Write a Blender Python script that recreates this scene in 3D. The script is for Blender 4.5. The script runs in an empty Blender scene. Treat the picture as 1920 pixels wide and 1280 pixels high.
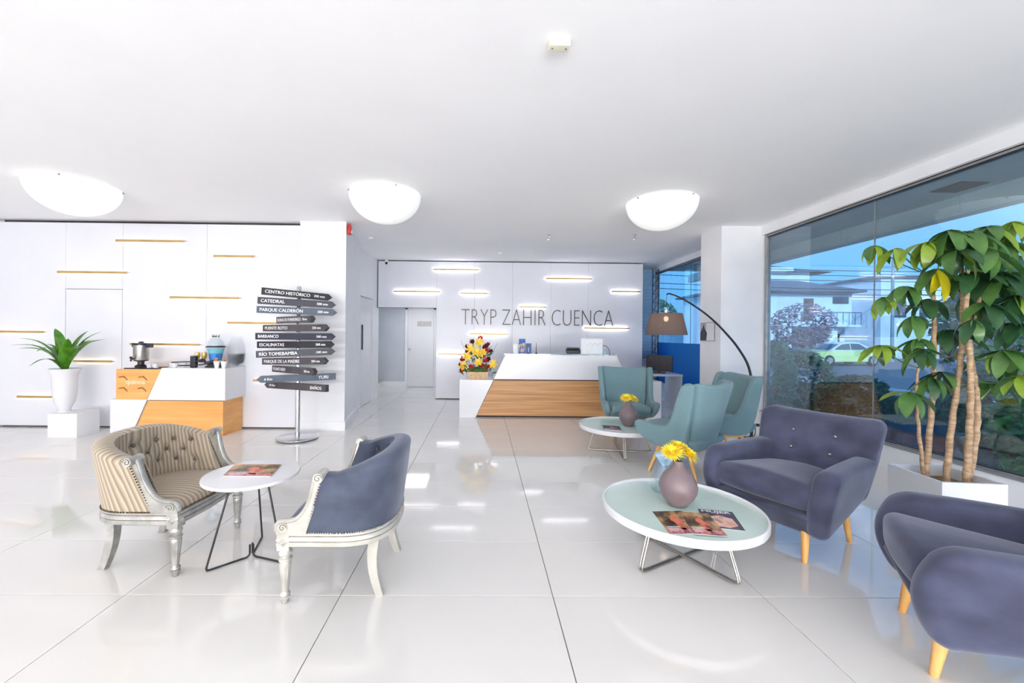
import bpy, bmesh, math, random
from mathutils import Vector, Matrix
SC = bpy.context.scene
COL = SC.collection
PI = math.pi

# ------------------------------------------------------------------ camera
CAMH = 1.47
cam = bpy.data.cameras.new('camera')
cam.sensor_fit = 'HORIZONTAL'; cam.sensor_width = 36.0
cam.lens = 36.0 * 758.8 / 1920.0
cam.shift_x = 49.5 / 1920.0
cam.shift_y = -10.8 / 1920.0
cam.clip_start = 0.05; cam.clip_end = 500
camo = bpy.data.objects.new('camera', cam)
COL.objects.link(camo)
camo.matrix_world = (Matrix.Translation((0, 0, CAMH)) @ Matrix.Rotation(-0.0094, 4, 'Z')
                     @ Matrix.Rotation(PI / 2, 4, 'X') @ Matrix.Rotation(0.010, 4, 'Z'))
SC.camera = camo

# ------------------------------------------------------------------ view
vs = SC.view_settings
SC.display_settings.display_device = 'sRGB'
vs.view_transform = 'Standard'
try: vs.look = 'None'
except Exception: pass
vs.gamma = 1.0
vs.use_curve_mapping = False
vs.exposure = 0.33
try: SC.cycles.diffuse_bounces = 8
except Exception: pass

# ------------------------------------------------------------------ dusk sky
W = bpy.data.worlds.new('sky'); SC.world = W
W.use_nodes = True
nt = W.node_tree; nt.nodes.clear()
def _n(t, typ, **k):
    n = t.nodes.new(typ)
    for a, b in k.items(): setattr(n, a, b)
    return n
_tc = _n(nt, 'ShaderNodeTexCoord'); _sep = _n(nt, 'ShaderNodeSeparateXYZ')
nt.links.new(_tc.outputs['Generated'], _sep.inputs[0])
_rp = _n(nt, 'ShaderNodeValToRGB')
nt.links.new(_sep.outputs['Z'], _rp.inputs[0])
_rp.color_ramp.elements[0].position = 0.0; _rp.color_ramp.elements[0].color = (0.15, 0.46, 0.80, 1)
_rp.color_ramp.elements[1].position = 0.6; _rp.color_ramp.elements[1].color = (0.16, 0.36, 0.80, 1)
e = _rp.color_ramp.elements.new(0.12); e.color = (0.17, 0.50, 0.92, 1)
e = _rp.color_ramp.elements.new(0.25); e.color = (0.28, 0.56, 1.0, 1)
_ns = _n(nt, 'ShaderNodeTexNoise'); _ns.inputs['Scale'].default_value = 2.2; _ns.inputs['Detail'].default_value = 5
_mp = _n(nt, 'ShaderNodeMapping'); _mp.inputs['Scale'].default_value = (1, 1, 4)
nt.links.new(_tc.outputs['Generated'], _mp.inputs[0]); nt.links.new(_mp.outputs[0], _ns.inputs['Vector'])
_mx = _n(nt, 'ShaderNodeMix', data_type='RGBA')
_r2 = _n(nt, 'ShaderNodeValToRGB'); _r2.color_ramp.elements[0].position = .45; _r2.color_ramp.elements[1].position = .75
_r2.color_ramp.elements[1].color = (.5, .5, .5, 1)
nt.links.new(_ns.outputs['Fac'], _r2.inputs[0]); nt.links.new(_r2.outputs[0], _mx.inputs[0])
nt.links.new(_rp.outputs[0], _mx.inputs[6]); _mx.inputs[7].default_value = (.42, .62, .95, 1)
_bg = _n(nt, 'ShaderNodeBackground'); _bg.inputs['Strength'].default_value = 1.1
nt.links.new(_mx.outputs[2], _bg.inputs[0])
_wo = _n(nt, 'ShaderNodeOutputWorld'); nt.links.new(_bg.outputs[0], _wo.inputs[0])

# ------------------------------------------------------------------ soft blue sun added to brighten the house fronts
_sl = bpy.data.lights.new('facade_fill_sun', 'SUN'); _sl.energy = 3.2; _sl.angle = .25; _sl.color = (.62, .82, 1)
_so = bpy.data.objects.new('facade_fill_sun', _sl); COL.objects.link(_so)
_so.rotation_euler = Vector((.30, .80, -.42)).to_track_quat('-Z', 'Y').to_euler()

# ------------------------------------------------------------------ unseen fill panels added behind the camera: frontal light and ceiling bounce
def area(name, loc, rot, sx, sy, power, color=(1, 1, 1)):
    l = bpy.data.lights.new(name, 'AREA'); l.shape = 'RECTANGLE'; l.size = sx; l.size_y = sy
    l.energy = power; l.color = color
    o = bpy.data.objects.new(name, l); o.location = loc; o.rotation_euler = rot; COL.objects.link(o)
    return o
area('fill_lobby_rear', (-.9, -8.9, 1.3), (PI / 2 + .2, 0, 0), 9.5, 2.2, 80, (1, .985, .97))
area('fill_lobby_uplight', (-.9, -8.0, .5), (2.2, 0, 0), 9.5, .9, 560, (1, .985, .97))

# ------------------------------------------------------------------ helpers
random.seed(7)
def S(r, g, b):
    f = lambda c: (c / 255 / 12.92) if c / 255 <= .04045 else ((c / 255 + .055) / 1.055) ** 2.4
    return (f(r), f(g), f(b), 1.0)

class MB:
    """collects shapes, links them as ONE mesh object"""
    def __init__(s): s.v = []; s.f = []; s.uv = []
    def add(s, vs, fs, uv=None):
        o = len(s.v); s.v += [tuple(p) for p in vs]; s.f += [tuple(i + o for i in f) for f in fs]
        s.uv += uv if uv else [(0, 0)] * len(vs)
        return s
    def box(s, x0, x1, y0, y1, z0, z1):
        return s.add([(x0, y0, z0), (x1, y0, z0), (x1, y1, z0), (x0, y1, z0), (x0, y0, z1), (x1, y0, z1), (x1, y1, z1), (x0, y1, z1)],
                     [(0, 3, 2, 1), (4, 5, 6, 7), (0, 1, 5, 4), (1, 2, 6, 5), (2, 3, 7, 6), (3, 0, 4, 7)])
    def prism(s, poly, h0, h1, fn):
        n = len(poly)
        vs = [fn(p[0], p[1], h0) for p in poly] + [fn(p[0], p[1], h1) for p in poly]
        return s.add(vs, [tuple(range(n))[::-1], tuple(range(n, 2 * n))] + [(i, (i + 1) % n, n + (i + 1) % n, n + i) for i in range(n)])
    def xz(s, poly, y0, y1): return s.prism(poly, y0, y1, lambda a, b, h: (a, h, b))
    def yz(s, poly, x0, x1): return s.prism(poly, x0, x1, lambda a, b, h: (h, a, b))
    def xy(s, poly, z0, z1): return s.prism(poly, z0, z1, lambda a, b, h: (a, b, h))
    def grid(s, rows, wrap_u=False, wrap_v=False, uv=None):
        R, C = len(rows), len(rows[0])
        vs = [p for r in rows for p in r]; fs = []
        for i in range(R if wrap_v else R - 1):
            for j in range(C if wrap_u else C - 1):
                fs.append((i * C + j, i * C + (j + 1) % C, ((i + 1) % R) * C + (j + 1) % C, ((i + 1) % R) * C + j))
        return s.add(vs, fs, uv)
    def tube(s, pts, r, n=8, closed=False, flat=None):
        P = [Vector(p) for p in pts]; m = len(P); rr = r if isinstance(r, (list, tuple)) else [r] * m
        T = []
        for i in range(m):
            a = P[i - 1] if (i > 0 or closed) else P[i]; b = P[(i + 1) % m] if (i < m - 1 or closed) else P[i]
            t = (b - a); T.append(t.normalized() if t.length > 1e-9 else Vector((0, 0, 1)))
        up = Vector((0, 0, 1)) if abs(T[0].z) < .9 else Vector((1, 0, 0))
        N = (up - T[0] * up.dot(T[0])).normalized(); rows = []
        for i in range(m):
            N = (N - T[i] * N.dot(T[i]))
            N = N.normalized() if N.length > 1e-6 else T[i].orthogonal().normalized()
            B = T[i].cross(N)
            k = flat or (1, 1)
            rows.append([tuple(P[i] + (N * math.cos(2 * PI * j / n) * k[0] + B * math.sin(2 * PI * j / n) * k[1]) * rr[i]) for j in range(n)])
        o = len(s.v); s.grid(rows, wrap_u=True, wrap_v=closed)
        if not closed:
            s.f.append(tuple(range(o, o + n))[::-1]); s.f.append(tuple(range(o + (m - 1) * n, o + m * n)))
        return s
    def lathe(s, prof, n=24, c=(0, 0, 0), mod=None, axis='z'):
        rows = []
        for r, z in prof:
            row = []
            for j in range(n):
                a = 2 * PI * j / n; q = r * (mod(a, z) if mod else 1)
                p = (q * math.cos(a), q * math.sin(a), z)
                if axis == 'y': p = (p[0], p[2], p[1])
                if axis == 'x': p = (p[2], p[0], p[1])
                row.append((c[0] + p[0], c[1] + p[1], c[2] + p[2]))
            rows.append(row)
        o = len(s.v); s.grid(rows, wrap_u=True); m = len(prof)
        if prof[0][0] > 1e-5: s.f.append(tuple(range(o, o + n))[::-1])
        if prof[-1][0] > 1e-5: s.f.append(tuple(range(o + (m - 1) * n, o + m * n)))
        return s
    def ball(s, c, r, nu=10, nv=6, sc=(1, 1, 1)):
        prof = [(max(1e-6, r * math.sin(PI * k / nv)), -r * math.cos(PI * k / nv)) for k in range(nv + 1)]
        o = len(s.v); s.lathe(prof, nu)
        for i in range(o, len(s.v)):
            p = s.v[i]; s.v[i] = (c[0] + p[0] * sc[0], c[1] + p[1] * sc[1], c[2] + p[2] * sc[2])
        return s
    def rbox(s, hx, hy, hz, r, n=6, fn=None, c=(0, 0, 0)):
        """rounded box of half sizes hx, hy, hz with edge radius r, then fn((x,y,z)) -> point"""
        def ax(h):
            e_ = [r * math.tan(math.radians(a)) for a in (45, 30, 15)]
            return [-(h - r) - q for q in e_] + [-(h - r) + 2 * (h - r) * k / n for k in range(n + 1)] + [(h - r) + q for q in e_[::-1]]
        A = (ax(hx), ax(hy), ax(hz)); H = (hx, hy, hz); idx = {}; vs = []; fs = []
        def vert(q):
            k = tuple(round(t, 6) for t in q)
            if k in idx: return idx[k]
            cl = [max(-(H[i] - r), min(H[i] - r, q[i])) for i in range(3)]
            d = Vector([q[i] - cl[i] for i in range(3)]); d = d.normalized() * r
            p = tuple(cl[i] + d[i] for i in range(3))
            if fn: p = fn(p)
            idx[k] = len(vs); vs.append((p[0] + c[0], p[1] + c[1], p[2] + c[2])); return idx[k]
        for a in range(3):
            b, d = (a + 1) % 3, (a + 2) % 3
            for sg in (-1, 1):
                for i in range(len(A[b]) - 1):
                    for j in range(len(A[d]) - 1):
                        q = []
                        for (u, w) in ((i, j), (i + 1, j), (i + 1, j + 1), (i, j + 1)):
                            t = [0, 0, 0]; t[a] = sg * H[a]; t[b] = A[b][u]; t[d] = A[d][w]; q.append(vert(t))
                        fs.append(tuple(q if sg > 0 else q[::-1]))
        return s.add(vs, fs)
    def mesh(s, name, smooth=None):
        me = bpy.data.meshes.new(name); me.from_pydata(s.v, [], s.f)
        bm = bmesh.new(); bm.from_mesh(me)
        uvl = None
        if any(u != (0, 0) for u in s.uv):
            uvl = bm.loops.layers.uv.new('UVMap')
            for f in bm.faces:
                for lp in f.loops: lp[uvl].uv = s.uv[lp.vert.index]
        bmesh.ops.remove_doubles(bm, verts=bm.verts, dist=1e-6)
        bmesh.ops.recalc_face_normals(bm, faces=bm.faces)
        bm.to_mesh(me); bm.free()
        if smooth is not None:
            me.shade_smooth(); me.set_sharp_from_angle(angle=math.radians(smooth))
        return me
    def build(s, name, mat, parent=None, smooth=None, loc=None, rot=None):
        return link(name, s.mesh(name, smooth), mat, parent, loc, rot)

def link(name, me, mat, parent=None, loc=None, rot=None):
    if mat is not None and not me.materials: me.materials.append(mat)
    o = bpy.data.objects.new(name, me); COL.objects.link(o)
    if parent: o.parent = parent
    if loc: o.location = loc
    if rot: o.rotation_euler = rot
    return o
def tag(o, label, cat, group=None, kind=None):
    o['label'] = label; o['category'] = cat
    if group: o['group'] = group
    if kind: o['kind'] = kind
    return o
def thing(name, label, cat, loc=(0, 0, 0), rz=0.0, group=None):
    o = bpy.data.objects.new(name, None); o.empty_display_size = .1; COL.objects.link(o)
    o.location = loc; o.rotation_euler = (0, 0, rz)
    return tag(o, label, cat, group)
def struct(o, label=None, cat=None):
    o['kind'] = 'structure'
    if label: o['label'] = label
    if cat: o['category'] = cat
    return o
def kids(o): return [c for c in COL.objects if c.parent == o]
def copy_tree(o, parent=None):
    c = o.copy(); COL.objects.link(c); c.parent = parent
    for ch in kids(o): copy_tree(ch, c)
    return c
def cat_rom(pts, k=6, closed=False):
    P = [Vector(p) for p in pts]; n = len(P); out = []
    for i in range(n if closed else n - 1):
        a, b, c, d = (P[(i - 1) % n] if closed or i > 0 else P[0]), P[i], P[(i + 1) % n], (P[(i + 2) % n] if closed or i < n - 2 else P[-1])
        for j in range(k):
            t = j / k
            out.append(.5 * ((2 * b) + (c - a) * t + (2 * a - 5 * b + 4 * c - d) * t * t + (3 * b - a - 3 * c + d) * t ** 3))
    if not closed: out.append(P[-1])
    return [tuple(p) for p in out]
def text_mesh(txt, size, depth=.002, sx=1.0, align='LEFT', offset=0.0):
    cu = bpy.data.curves.new('lettering', 'FONT'); cu.body = txt; cu.size = size; cu.extrude = depth; cu.offset = offset
    cu.align_x = align; cu.resolution_u = 3
    o = bpy.data.objects.new('lettering', cu); COL.objects.link(o)
    bpy.context.view_layer.update()
    me = bpy.data.meshes.new_from_object(o.evaluated_get(bpy.context.evaluated_depsgraph_get()))
    bpy.data.objects.remove(o); bpy.data.curves.remove(cu)
    for v in me.vertices: v.co.x *= sx
    me.name = 'lettering'; me.materials.clear()
    return me
def bounds(me):
    xs = [v.co.x for v in me.vertices]; ys = [v.co.y for v in me.vertices]
    return min(xs), max(xs), min(ys), max(ys)

# ------------------------------------------------------------------ materials
MT = {}
def mat(name, col, rough=.5, metal=0.0, spec=.5, **k):
    m = bpy.data.materials.new(name); m.use_nodes = True
    p = m.node_tree.nodes['Principled BSDF']
    p.inputs['Base Color'].default_value = col; p.inputs['Roughness'].default_value = rough
    p.inputs['Metallic'].default_value = metal; p.inputs['Specular IOR Level'].default_value = spec
    for a, b in k.items(): p.inputs[a.replace('_', ' ')].default_value = b
    MT[name] = m
    return m
def noisy(m, c1, c2, scale=8, stretch=(1, 1, 1), detail=4, lo=.35, hi=.65, bump=0, coord='Object', rough=None):
    t = m.node_tree; p = t.nodes['Principled BSDF']
    tc = _n(t, 'ShaderNodeTexCoord'); mp = _n(t, 'ShaderNodeMapping'); mp.inputs['Scale'].default_value = stretch
    ns = _n(t, 'ShaderNodeTexNoise'); ns.inputs['Scale'].default_value = scale; ns.inputs['Detail'].default_value = detail
    rp = _n(t, 'ShaderNodeValToRGB')
    rp.color_ramp.elements[0].position = lo; rp.color_ramp.elements[0].color = c1
    rp.color_ramp.elements[1].position = hi; rp.color_ramp.elements[1].color = c2
    t.links.new(tc.outputs[coord], mp.inputs[0]); t.links.new(mp.outputs[0], ns.inputs['Vector'])
    t.links.new(ns.outputs['Fac'], rp.inputs[0]); t.links.new(rp.outputs[0], p.inputs['Base Color'])
    if bump:
        b = _n(t, 'ShaderNodeBump'); b.inputs['Strength'].default_value = bump; b.inputs['Distance'].default_value = .01
        t.links.new(ns.outputs['Fac'], b.inputs['Height']); t.links.new(b.outputs[0], p.inputs['Normal'])
    return m
def ramp_add(m, pos, col):
    for n in m.node_tree.nodes:
        if n.type == 'VALTORGB':
            e_ = n.color_ramp.elements.new(pos); e_.color = col; return m

white = mat('white_paint', S(238, 239, 241), .55)
noisy(white, S(236, 237, 240), S(240, 241, 244), 3)
ceilm = mat('ceiling_paint', S(238, 238, 240), .8)
noisy(ceilm, S(247, 247, 249), S(250, 250, 252), 1.5)
lacq = mat('white_lacquer', S(240, 241, 244), .22)
noisy(lacq, S(229, 230, 234), S(232, 233, 237), 2)
panelm = mat('white_panel', S(238, 239, 243), .25)
noisy(panelm, S(227, 228, 235), S(230, 231, 238), 2)
tile_m = mat('polished_tile', S(222, 221, 218), .06, spec=.95)
_t = tile_m.node_tree; _oi = _n(_t, 'ShaderNodeObjectInfo'); _tn = _n(_t, 'ShaderNodeTexNoise'); _tn.inputs['Scale'].default_value = 2.5
_ad = _n(_t, 'ShaderNodeMath', operation='ADD'); _rp3 = _n(_t, 'ShaderNodeValToRGB')
_tcx = _n(_t, 'ShaderNodeTexCoord'); _t.links.new(_tcx.outputs['Object'], _tn.inputs['Vector'])
_mu = _n(_t, 'ShaderNodeMath', operation='MULTIPLY'); _mu.inputs[1].default_value = .5
_t.links.new(_oi.outputs['Random'], _mu.inputs[0]); _mu2 = _n(_t, 'ShaderNodeMath', operation='MULTIPLY'); _mu2.inputs[1].default_value = .5
_t.links.new(_tn.outputs['Fac'], _mu2.inputs[0]); _t.links.new(_mu.outputs[0], _ad.inputs[0]); _t.links.new(_mu2.outputs[0], _ad.inputs[1])
_t.links.new(_ad.outputs[0], _rp3.inputs[0]); _t.links.new(_rp3.outputs[0], _t.nodes['Principled BSDF'].inputs['Base Color'])
_rp3.color_ramp.elements[0].color = S(228, 226, 222); _rp3.color_ramp.elements[1].color = S(235, 233, 230)
grout = mat('grout', S(98, 90, 84), .9); noisy(grout, S(92, 84, 78), S(106, 98, 92), 30)
dark = mat('dark_gap', S(60, 56, 56), .8); noisy(dark, S(54, 50, 50), S(66, 62, 62), 20)
def wood(name, c1, c2, c3, stretch, scale=2.0, rough=.4):
    m = mat(name, c2, rough); noisy(m, c1, c3, scale, stretch, 6, .3, .7); ramp_add(m, .5, c2)
    return m
oak = wood('oak_panel', S(176, 124, 78), S(202, 150, 98), S(220, 174, 124), (.25, 1, 11), 2.6)
oak_bright = wood('bright_oak_panel', S(226, 158, 86), S(236, 172, 98), S(243, 190, 122), (.35, 1, 7), 2.0)
beech = wood('beech_leg', S(222, 160, 86), S(234, 178, 104), S(242, 194, 124), (6, 6, .8), 5, .35)
brass = mat('brass_bar', S(196, 160, 104), .35, .25); noisy(brass, S(186, 150, 96), S(204, 170, 116), 6, (.5, 4, 4))
velvet = mat('grey_blue_velvet', S(78, 80, 104), .8, 0, .25, Sheen_Weight=.55, Sheen_Roughness=.45)
velvet.node_tree.nodes['Principled BSDF'].inputs['Sheen Tint'].default_value = (.66, .70, .82, 1)
noisy(velvet, S(58, 60, 80), S(82, 87, 112), 5, (1, 1, 1.4), 6, .3, .72)
velvet2 = mat('slate_velvet', S(84, 88, 112), .8, 0, .25, Sheen_Weight=.5, Sheen_Roughness=.45)
velvet2.node_tree.nodes['Principled BSDF'].inputs['Sheen Tint'].default_value = (.66, .70, .82, 1)
noisy(velvet2, S(64, 70, 86), S(84, 92, 110), 7, (1, 1, 1.2), 6, .3, .72)
teal = mat('teal_weave', S(112, 148, 154), .9, 0, .2, Sheen_Weight=.2)
noisy(teal, S(112, 142, 149), S(126, 156, 162), 260, (1, 1, 1), 2, .3, .7, .08)
silver = mat('silver_leaf', S(212, 210, 202), .32, .45); noisy(silver, S(156, 155, 150), S(188, 187, 183), 14, (1, 1, 1), 4)
cream = mat('pearl_cream', S(230, 228, 220), .32, .2); noisy(cream, S(180, 177, 168), S(198, 196, 188), 10)
antique = mat('dark_antique_groove', S(120, 112, 100), .5, .4); noisy(antique, S(108, 100, 90), S(134, 126, 114), 20)
nail = mat('bronze_nail', S(92, 78, 60), .35, .8); noisy(nail, S(84, 70, 54), S(110, 94, 74), 60)
nail2 = mat('pewter_nail', S(176, 172, 164), .3, .8); noisy(nail2, S(160, 156, 148), S(190, 186, 178), 60)
chrome = mat('chrome', S(214, 214, 216), .14, 1.0); noisy(chrome, S(206, 206, 208), S(220, 220, 222), 5)
steel = mat('brushed_steel', S(176, 172, 166), .3, 1.0); noisy(steel, S(168, 164, 158), S(186, 182, 176), 40, (1, 1, .2))
black = mat('black_metal', S(34, 34, 38), .4); noisy(black, S(30, 30, 34), S(40, 40, 44), 20)
blackp = mat('black_plastic', S(38, 36, 42), .45); noisy(blackp, S(32, 30, 36), S(46, 44, 50), 20)
alu = mat('grey_aluminium', S(168, 166, 164), .4, .5); noisy(alu, S(160, 158, 156), S(176, 174, 172), 10)
vase_m = mat('mauve_ceramic', S(132, 116, 120), .38); noisy(vase_m, S(126, 110, 114), S(138, 122, 126), 6)
yel = mat('yellow_petal', S(252, 228, 34), .6); noisy(yel, S(248, 214, 20), S(255, 240, 80), 30)
yel2 = mat('yellow_lily', S(248, 214, 50), .55); noisy(yel2, S(244, 196, 30), S(252, 228, 110), 20)
redf = mat('red_petal', S(206, 36, 44), .55); noisy(redf, S(176, 24, 34), S(226, 60, 60), 20)
maroon = mat('maroon_petal', S(112, 26, 44), .6); noisy(maroon, S(86, 18, 34), S(136, 36, 56), 20)
green = mat('leaf_green', S(62, 112, 48), .45); noisy(green, S(46, 92, 40), S(92, 142, 62), 6)
def leafmat(name, a, b):
    m = mat(name, a, .28, 0, .5); noisy(m, a, b, 9, (1, 1, 1), 5, .3, .7)
    t = m.node_tree; p = t.nodes['Principled BSDF']; tr = _n(t, 'ShaderNodeBsdfTranslucent'); mx = _n(t, 'ShaderNodeMixShader')
    mx.inputs[0].default_value = .22
    rp = [n for n in t.nodes if n.type == 'VALTORGB'][0]
    t.links.new(rp.outputs[0], tr.inputs[0]); t.links.new(p.outputs[0], mx.inputs[1]); t.links.new(tr.outputs[0], mx.inputs[2])
    t.links.new(mx.outputs[0], t.nodes['Material Output'].inputs[0])
    return m
leaf_a = leafmat('umbrella_leaf', S(58, 104, 56), S(104, 146, 74))
leaf_b = leafmat('young_umbrella_leaf', S(126, 158, 44), S(158, 186, 74))
leaf_c = leafmat('dark_umbrella_leaf', S(34, 70, 48), S(66, 108, 64))
leaf_y = leafmat('yellowing_leaf', S(190, 190, 40), S(232, 214, 40))
leaf_d = leafmat('dracaena_leaf', S(62, 128, 40), S(112, 172, 44))
bark = mat('pale_bark', S(176, 146, 112), .75); noisy(bark, S(150, 120, 90), S(206, 178, 146), 16, (1, 1, 3), 6, .3, .7, .25)
soil = mat('soil', S(150, 124, 92), .95); noisy(soil, S(120, 96, 68), S(182, 154, 116), 40, (1, 1, 1), 6, .3, .7, .5)
mint = mat('mint_glass_top', S(206, 226, 218), .06); noisy(mint, S(204, 224, 216), S(208, 228, 221), 3)
shade_m = mat('taupe_lamp_shade', S(112, 98, 96), .85)
_t = shade_m.node_tree; _p = _t.nodes['Principled BSDF']; _tr = _n(_t, 'ShaderNodeBsdfTranslucent'); _tr.inputs[0].default_value = S(120, 96, 80)
_w = _n(_t, 'ShaderNodeTexNoise'); _w.inputs['Scale'].default_value = 90
_ms = _n(_t, 'ShaderNodeMixShader'); _ms.inputs[0].default_value = .22
_tp = _n(_t, 'ShaderNodeBsdfTransparent'); _m3 = _n(_t, 'ShaderNodeMixShader'); _m3.inputs[0].default_value = .10
_t.links.new(_p.outputs[0], _ms.inputs[1]); _t.links.new(_tr.outputs[0], _ms.inputs[2]); _t.links.new(_ms.outputs[0], _m3.inputs[1]); _t.links.new(_tp.outputs[0], _m3.inputs[2]); _t.links.new(_m3.outputs[0], _t.nodes['Material Output'].inputs[0])
noisy(shade_m, S(104, 92, 90), S(118, 106, 104), 60, (1, 1, 4))
redpl = mat('red_plastic', S(214, 40, 40), .4); noisy(redpl, S(204, 34, 34), S(222, 50, 48), 10)
letter = mat('dark_grey_letter', S(92, 88, 92), .4); noisy(letter, S(86, 82, 86), S(98, 94, 98), 10)
printw = mat('white_print', S(240, 240, 244), .6); noisy(printw, S(236, 236, 240), S(244, 244, 248), 10)
def emit(name, col, strength):
    m = mat(name, col, .5); p = m.node_tree.nodes['Principled BSDF']
    p.inputs['Emission Color'].default_value = col; p.inputs['Emission Strength'].default_value = strength
    return m
def glass(name, tint, f0=.05, rough=0.0):
    m = bpy.data.materials.new(name); m.use_nodes = True; t = m.node_tree; t.nodes.clear()
    o = _n(t, 'ShaderNodeOutputMaterial'); mx = _n(t, 'ShaderNodeMixShader'); lw = _n(t, 'ShaderNodeLayerWeight'); lw.inputs[0].default_value = .5
    pw = _n(t, 'ShaderNodeMath', operation='POWER'); pw.inputs[1].default_value = 5.0
    ml = _n(t, 'ShaderNodeMath', operation='MULTIPLY_ADD'); ml.inputs[1].default_value = 1 - f0; ml.inputs[2].default_value = f0
    tr = _n(t, 'ShaderNodeBsdfTransparent'); tr.inputs[0].default_value = tint
    gl = _n(t, 'ShaderNodeBsdfGlossy'); gl.inputs['Roughness'].default_value = rough; gl.inputs[0].default_value = (1, 1, 1, 1)
    t.links.new(lw.outputs['Facing'], pw.inputs[0]); t.links.new(pw.outputs[0], ml.inputs[0]); t.links.new(ml.outputs[0], mx.inputs[0])
    t.links.new(tr.outputs[0], mx.inputs[1]); t.links.new(gl.outputs[0], mx.inputs[2])
    t.links.new(mx.outputs[0], o.inputs[0]); MT[name] = m
    return m
win_glass = glass('window_glass', (.84, .95, 1, 1), .10)
clear_glass = glass('clear_glass', (.95, .98, .99, 1), .04)
led = emit('led_light', (.93, .95, 1, 1), 14.0)
led_warm = emit('warm_led_light', (1, .86, .66, 1), 3.0)
dome_m = emit('opal_dome', S(246, 248, 246), .3)
bulb_m = emit('lamp_bulb', (1, .78, .45, 1), 60.0)
# ================================================================== THE ROOM
XL, XR, YT, YB, ZC = -7.42, 4.27, 6.28, 9.33, 3.19
# floor: grout bed with single tiles laid on it
floor = struct(MB().box(XL - .1, XR + .05, -9.2, 11.6, -.2, -.006).build('floor', grout))
TX0, TY0 = .4175, 2.2857
tile_cache = {}
def tile(x0, x1, y0, y1):
    k = (round(x1 - x0, 3), round(y1 - y0, 3))
    g = .0022
    if k not in tile_cache:
        w, d = k[0] / 2 - g, k[1] / 2 - g; b = .0015
        m = MB()
        lo = [(-w, -d, -.006), (w, -d, -.006), (w, d, -.006), (-w, d, -.006)]
        mi = [(p[0], p[1], -b) for p in lo]
        hi = [(p[0] * (w - b) / w, p[1] * (d - b) / d, 0) for p in lo]
        m.add(lo + mi + hi, [(0, 1, 5, 4), (1, 2, 6, 5), (2, 3, 7, 6), (3, 0, 4, 7), (4, 5, 9, 8), (5, 6, 10, 9), (6, 7, 11, 10), (7, 4, 8, 11), (8, 9, 10, 11)])
        me = m.mesh('tile'); me.materials.append(tile_m); tile_cache[k] = me
    link('tile', tile_cache[k], None, floor, ((x0 + x1) / 2, (y0 + y1) / 2, 0))
for j in range(-3, 16):
    y0 = TY0 + .6 * j; y1 = y0 + .6
    for i in range(-7, 4):
        x0 = max(XL, TX0 + 1.2 * i); x1 = min(XR, TX0 + 1.2 * (i + 1))
        if x1 - x0 < .05: continue
        if y0 >= 6.28 and x1 < -2.8: continue
        if y0 >= 9.4 and not (x1 > -2.9 and x0 < -1.0): continue
        tile(x0, x1, y0, min(y1, 11.55))
far = MB()
for j in range(-19, -3):
    for i in range(-7, 4):
        x0 = max(XL, TX0 + 1.2 * i) + .002; x1 = min(XR, TX0 + 1.2 * (i + 1)) - .002; y0 = TY0 + .6 * j
        if x1 - x0 > .05: far.box(x0, x1, y0 + .002, y0 + .598, -.006, 0)
o = far.build('tile_field', tile_m, floor); o['kind'] = 'stuff'

ceiling = struct(MB().box(XL - .2, XR + .25, -9.2, 10.2, ZC, ZC + .15).build('ceiling', ceilm))
# side wall on the far left, wall behind the camera
struct(MB().box(XL - .15, XL, -9.2, YT + .3, 0, ZC).build('wall_left', white))
struct(MB().box(XL - .15, XR + .3, -9.35, -9.2, 0, ZC).build('wall_front', white))
struct(MB().box(XL, XL + .014, -9.2, YT - .01, 0, .14).build('baseboard_left', white))

# ---- panelled wall behind the tea counter
wl = struct(MB().box(XL, -2.79, YT + .07, YT + .2, 0, ZC).build('wall_back_left', dark))
def panel(parent, x0, x1, y0, y1, z0, z1, m=panelm):
    g = .0018
    return MB().box(x0 + g, x1 - g, y0, y1, z0 + g, z1 - g).build('panel', m, parent)
PT, PB = 3.145, .022
for a, b in ((XL, -6.403), (-5.533, -4.25), (-4.25, -2.79)): panel(wl, a, b, YT, YT + .07, PB, PT)
panel(wl, -6.403, -5.533, YT, YT + .07, 2.128, PT)
d1 = struct(MB().box(-6.397, -5.539, YT + .001, YT + .07, PB, 2.122).build('door_1', panelm))
# ---- pillar beside the sign post (side face angles back towards the lift)
struct(MB().xy([(-2.785, 6.2), (-2.085, 6.2), (-2.30, 7.6), (-2.785, 7.6)], 0, ZC).build('wall_pillar_left', white))
struct(MB().xy([(-2.80, 6.186), (-2.068, 6.186), (-2.285, 7.6), (-2.30, 7.6), (-2.085, 6.2), (-2.80, 6.2)], 0, .14).build('baseboard_pillar_left', white))
# ---- lift wall
lw = struct(MB().box(-2.62, -2.42, 7.6, 8.07, 0, ZC).box(-2.62, -2.42, 9.0, YB + .17, 0, ZC).box(-2.62, -2.42, 8.07, 9.0, 2.25, ZC).box(-2.62, -2.47, 8.07, 9.0, 0, 2.25).build('wall_lift', white))
d2 = struct(MB().box(-2.47, -2.445, 8.09, 8.98, .01, 2.235).build('door_2', lacq))
MB().box(-2.4445, -2.428, 8.25, 8.31, 1.16, 1.67).build('handle', blackp, d2)
struct(MB().box(-2.42, -2.406, 9.0, YB, 0, .14).box(-2.42, -2.406, 7.62, 8.07, 0, .14).build('baseboard_lift', white))

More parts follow.
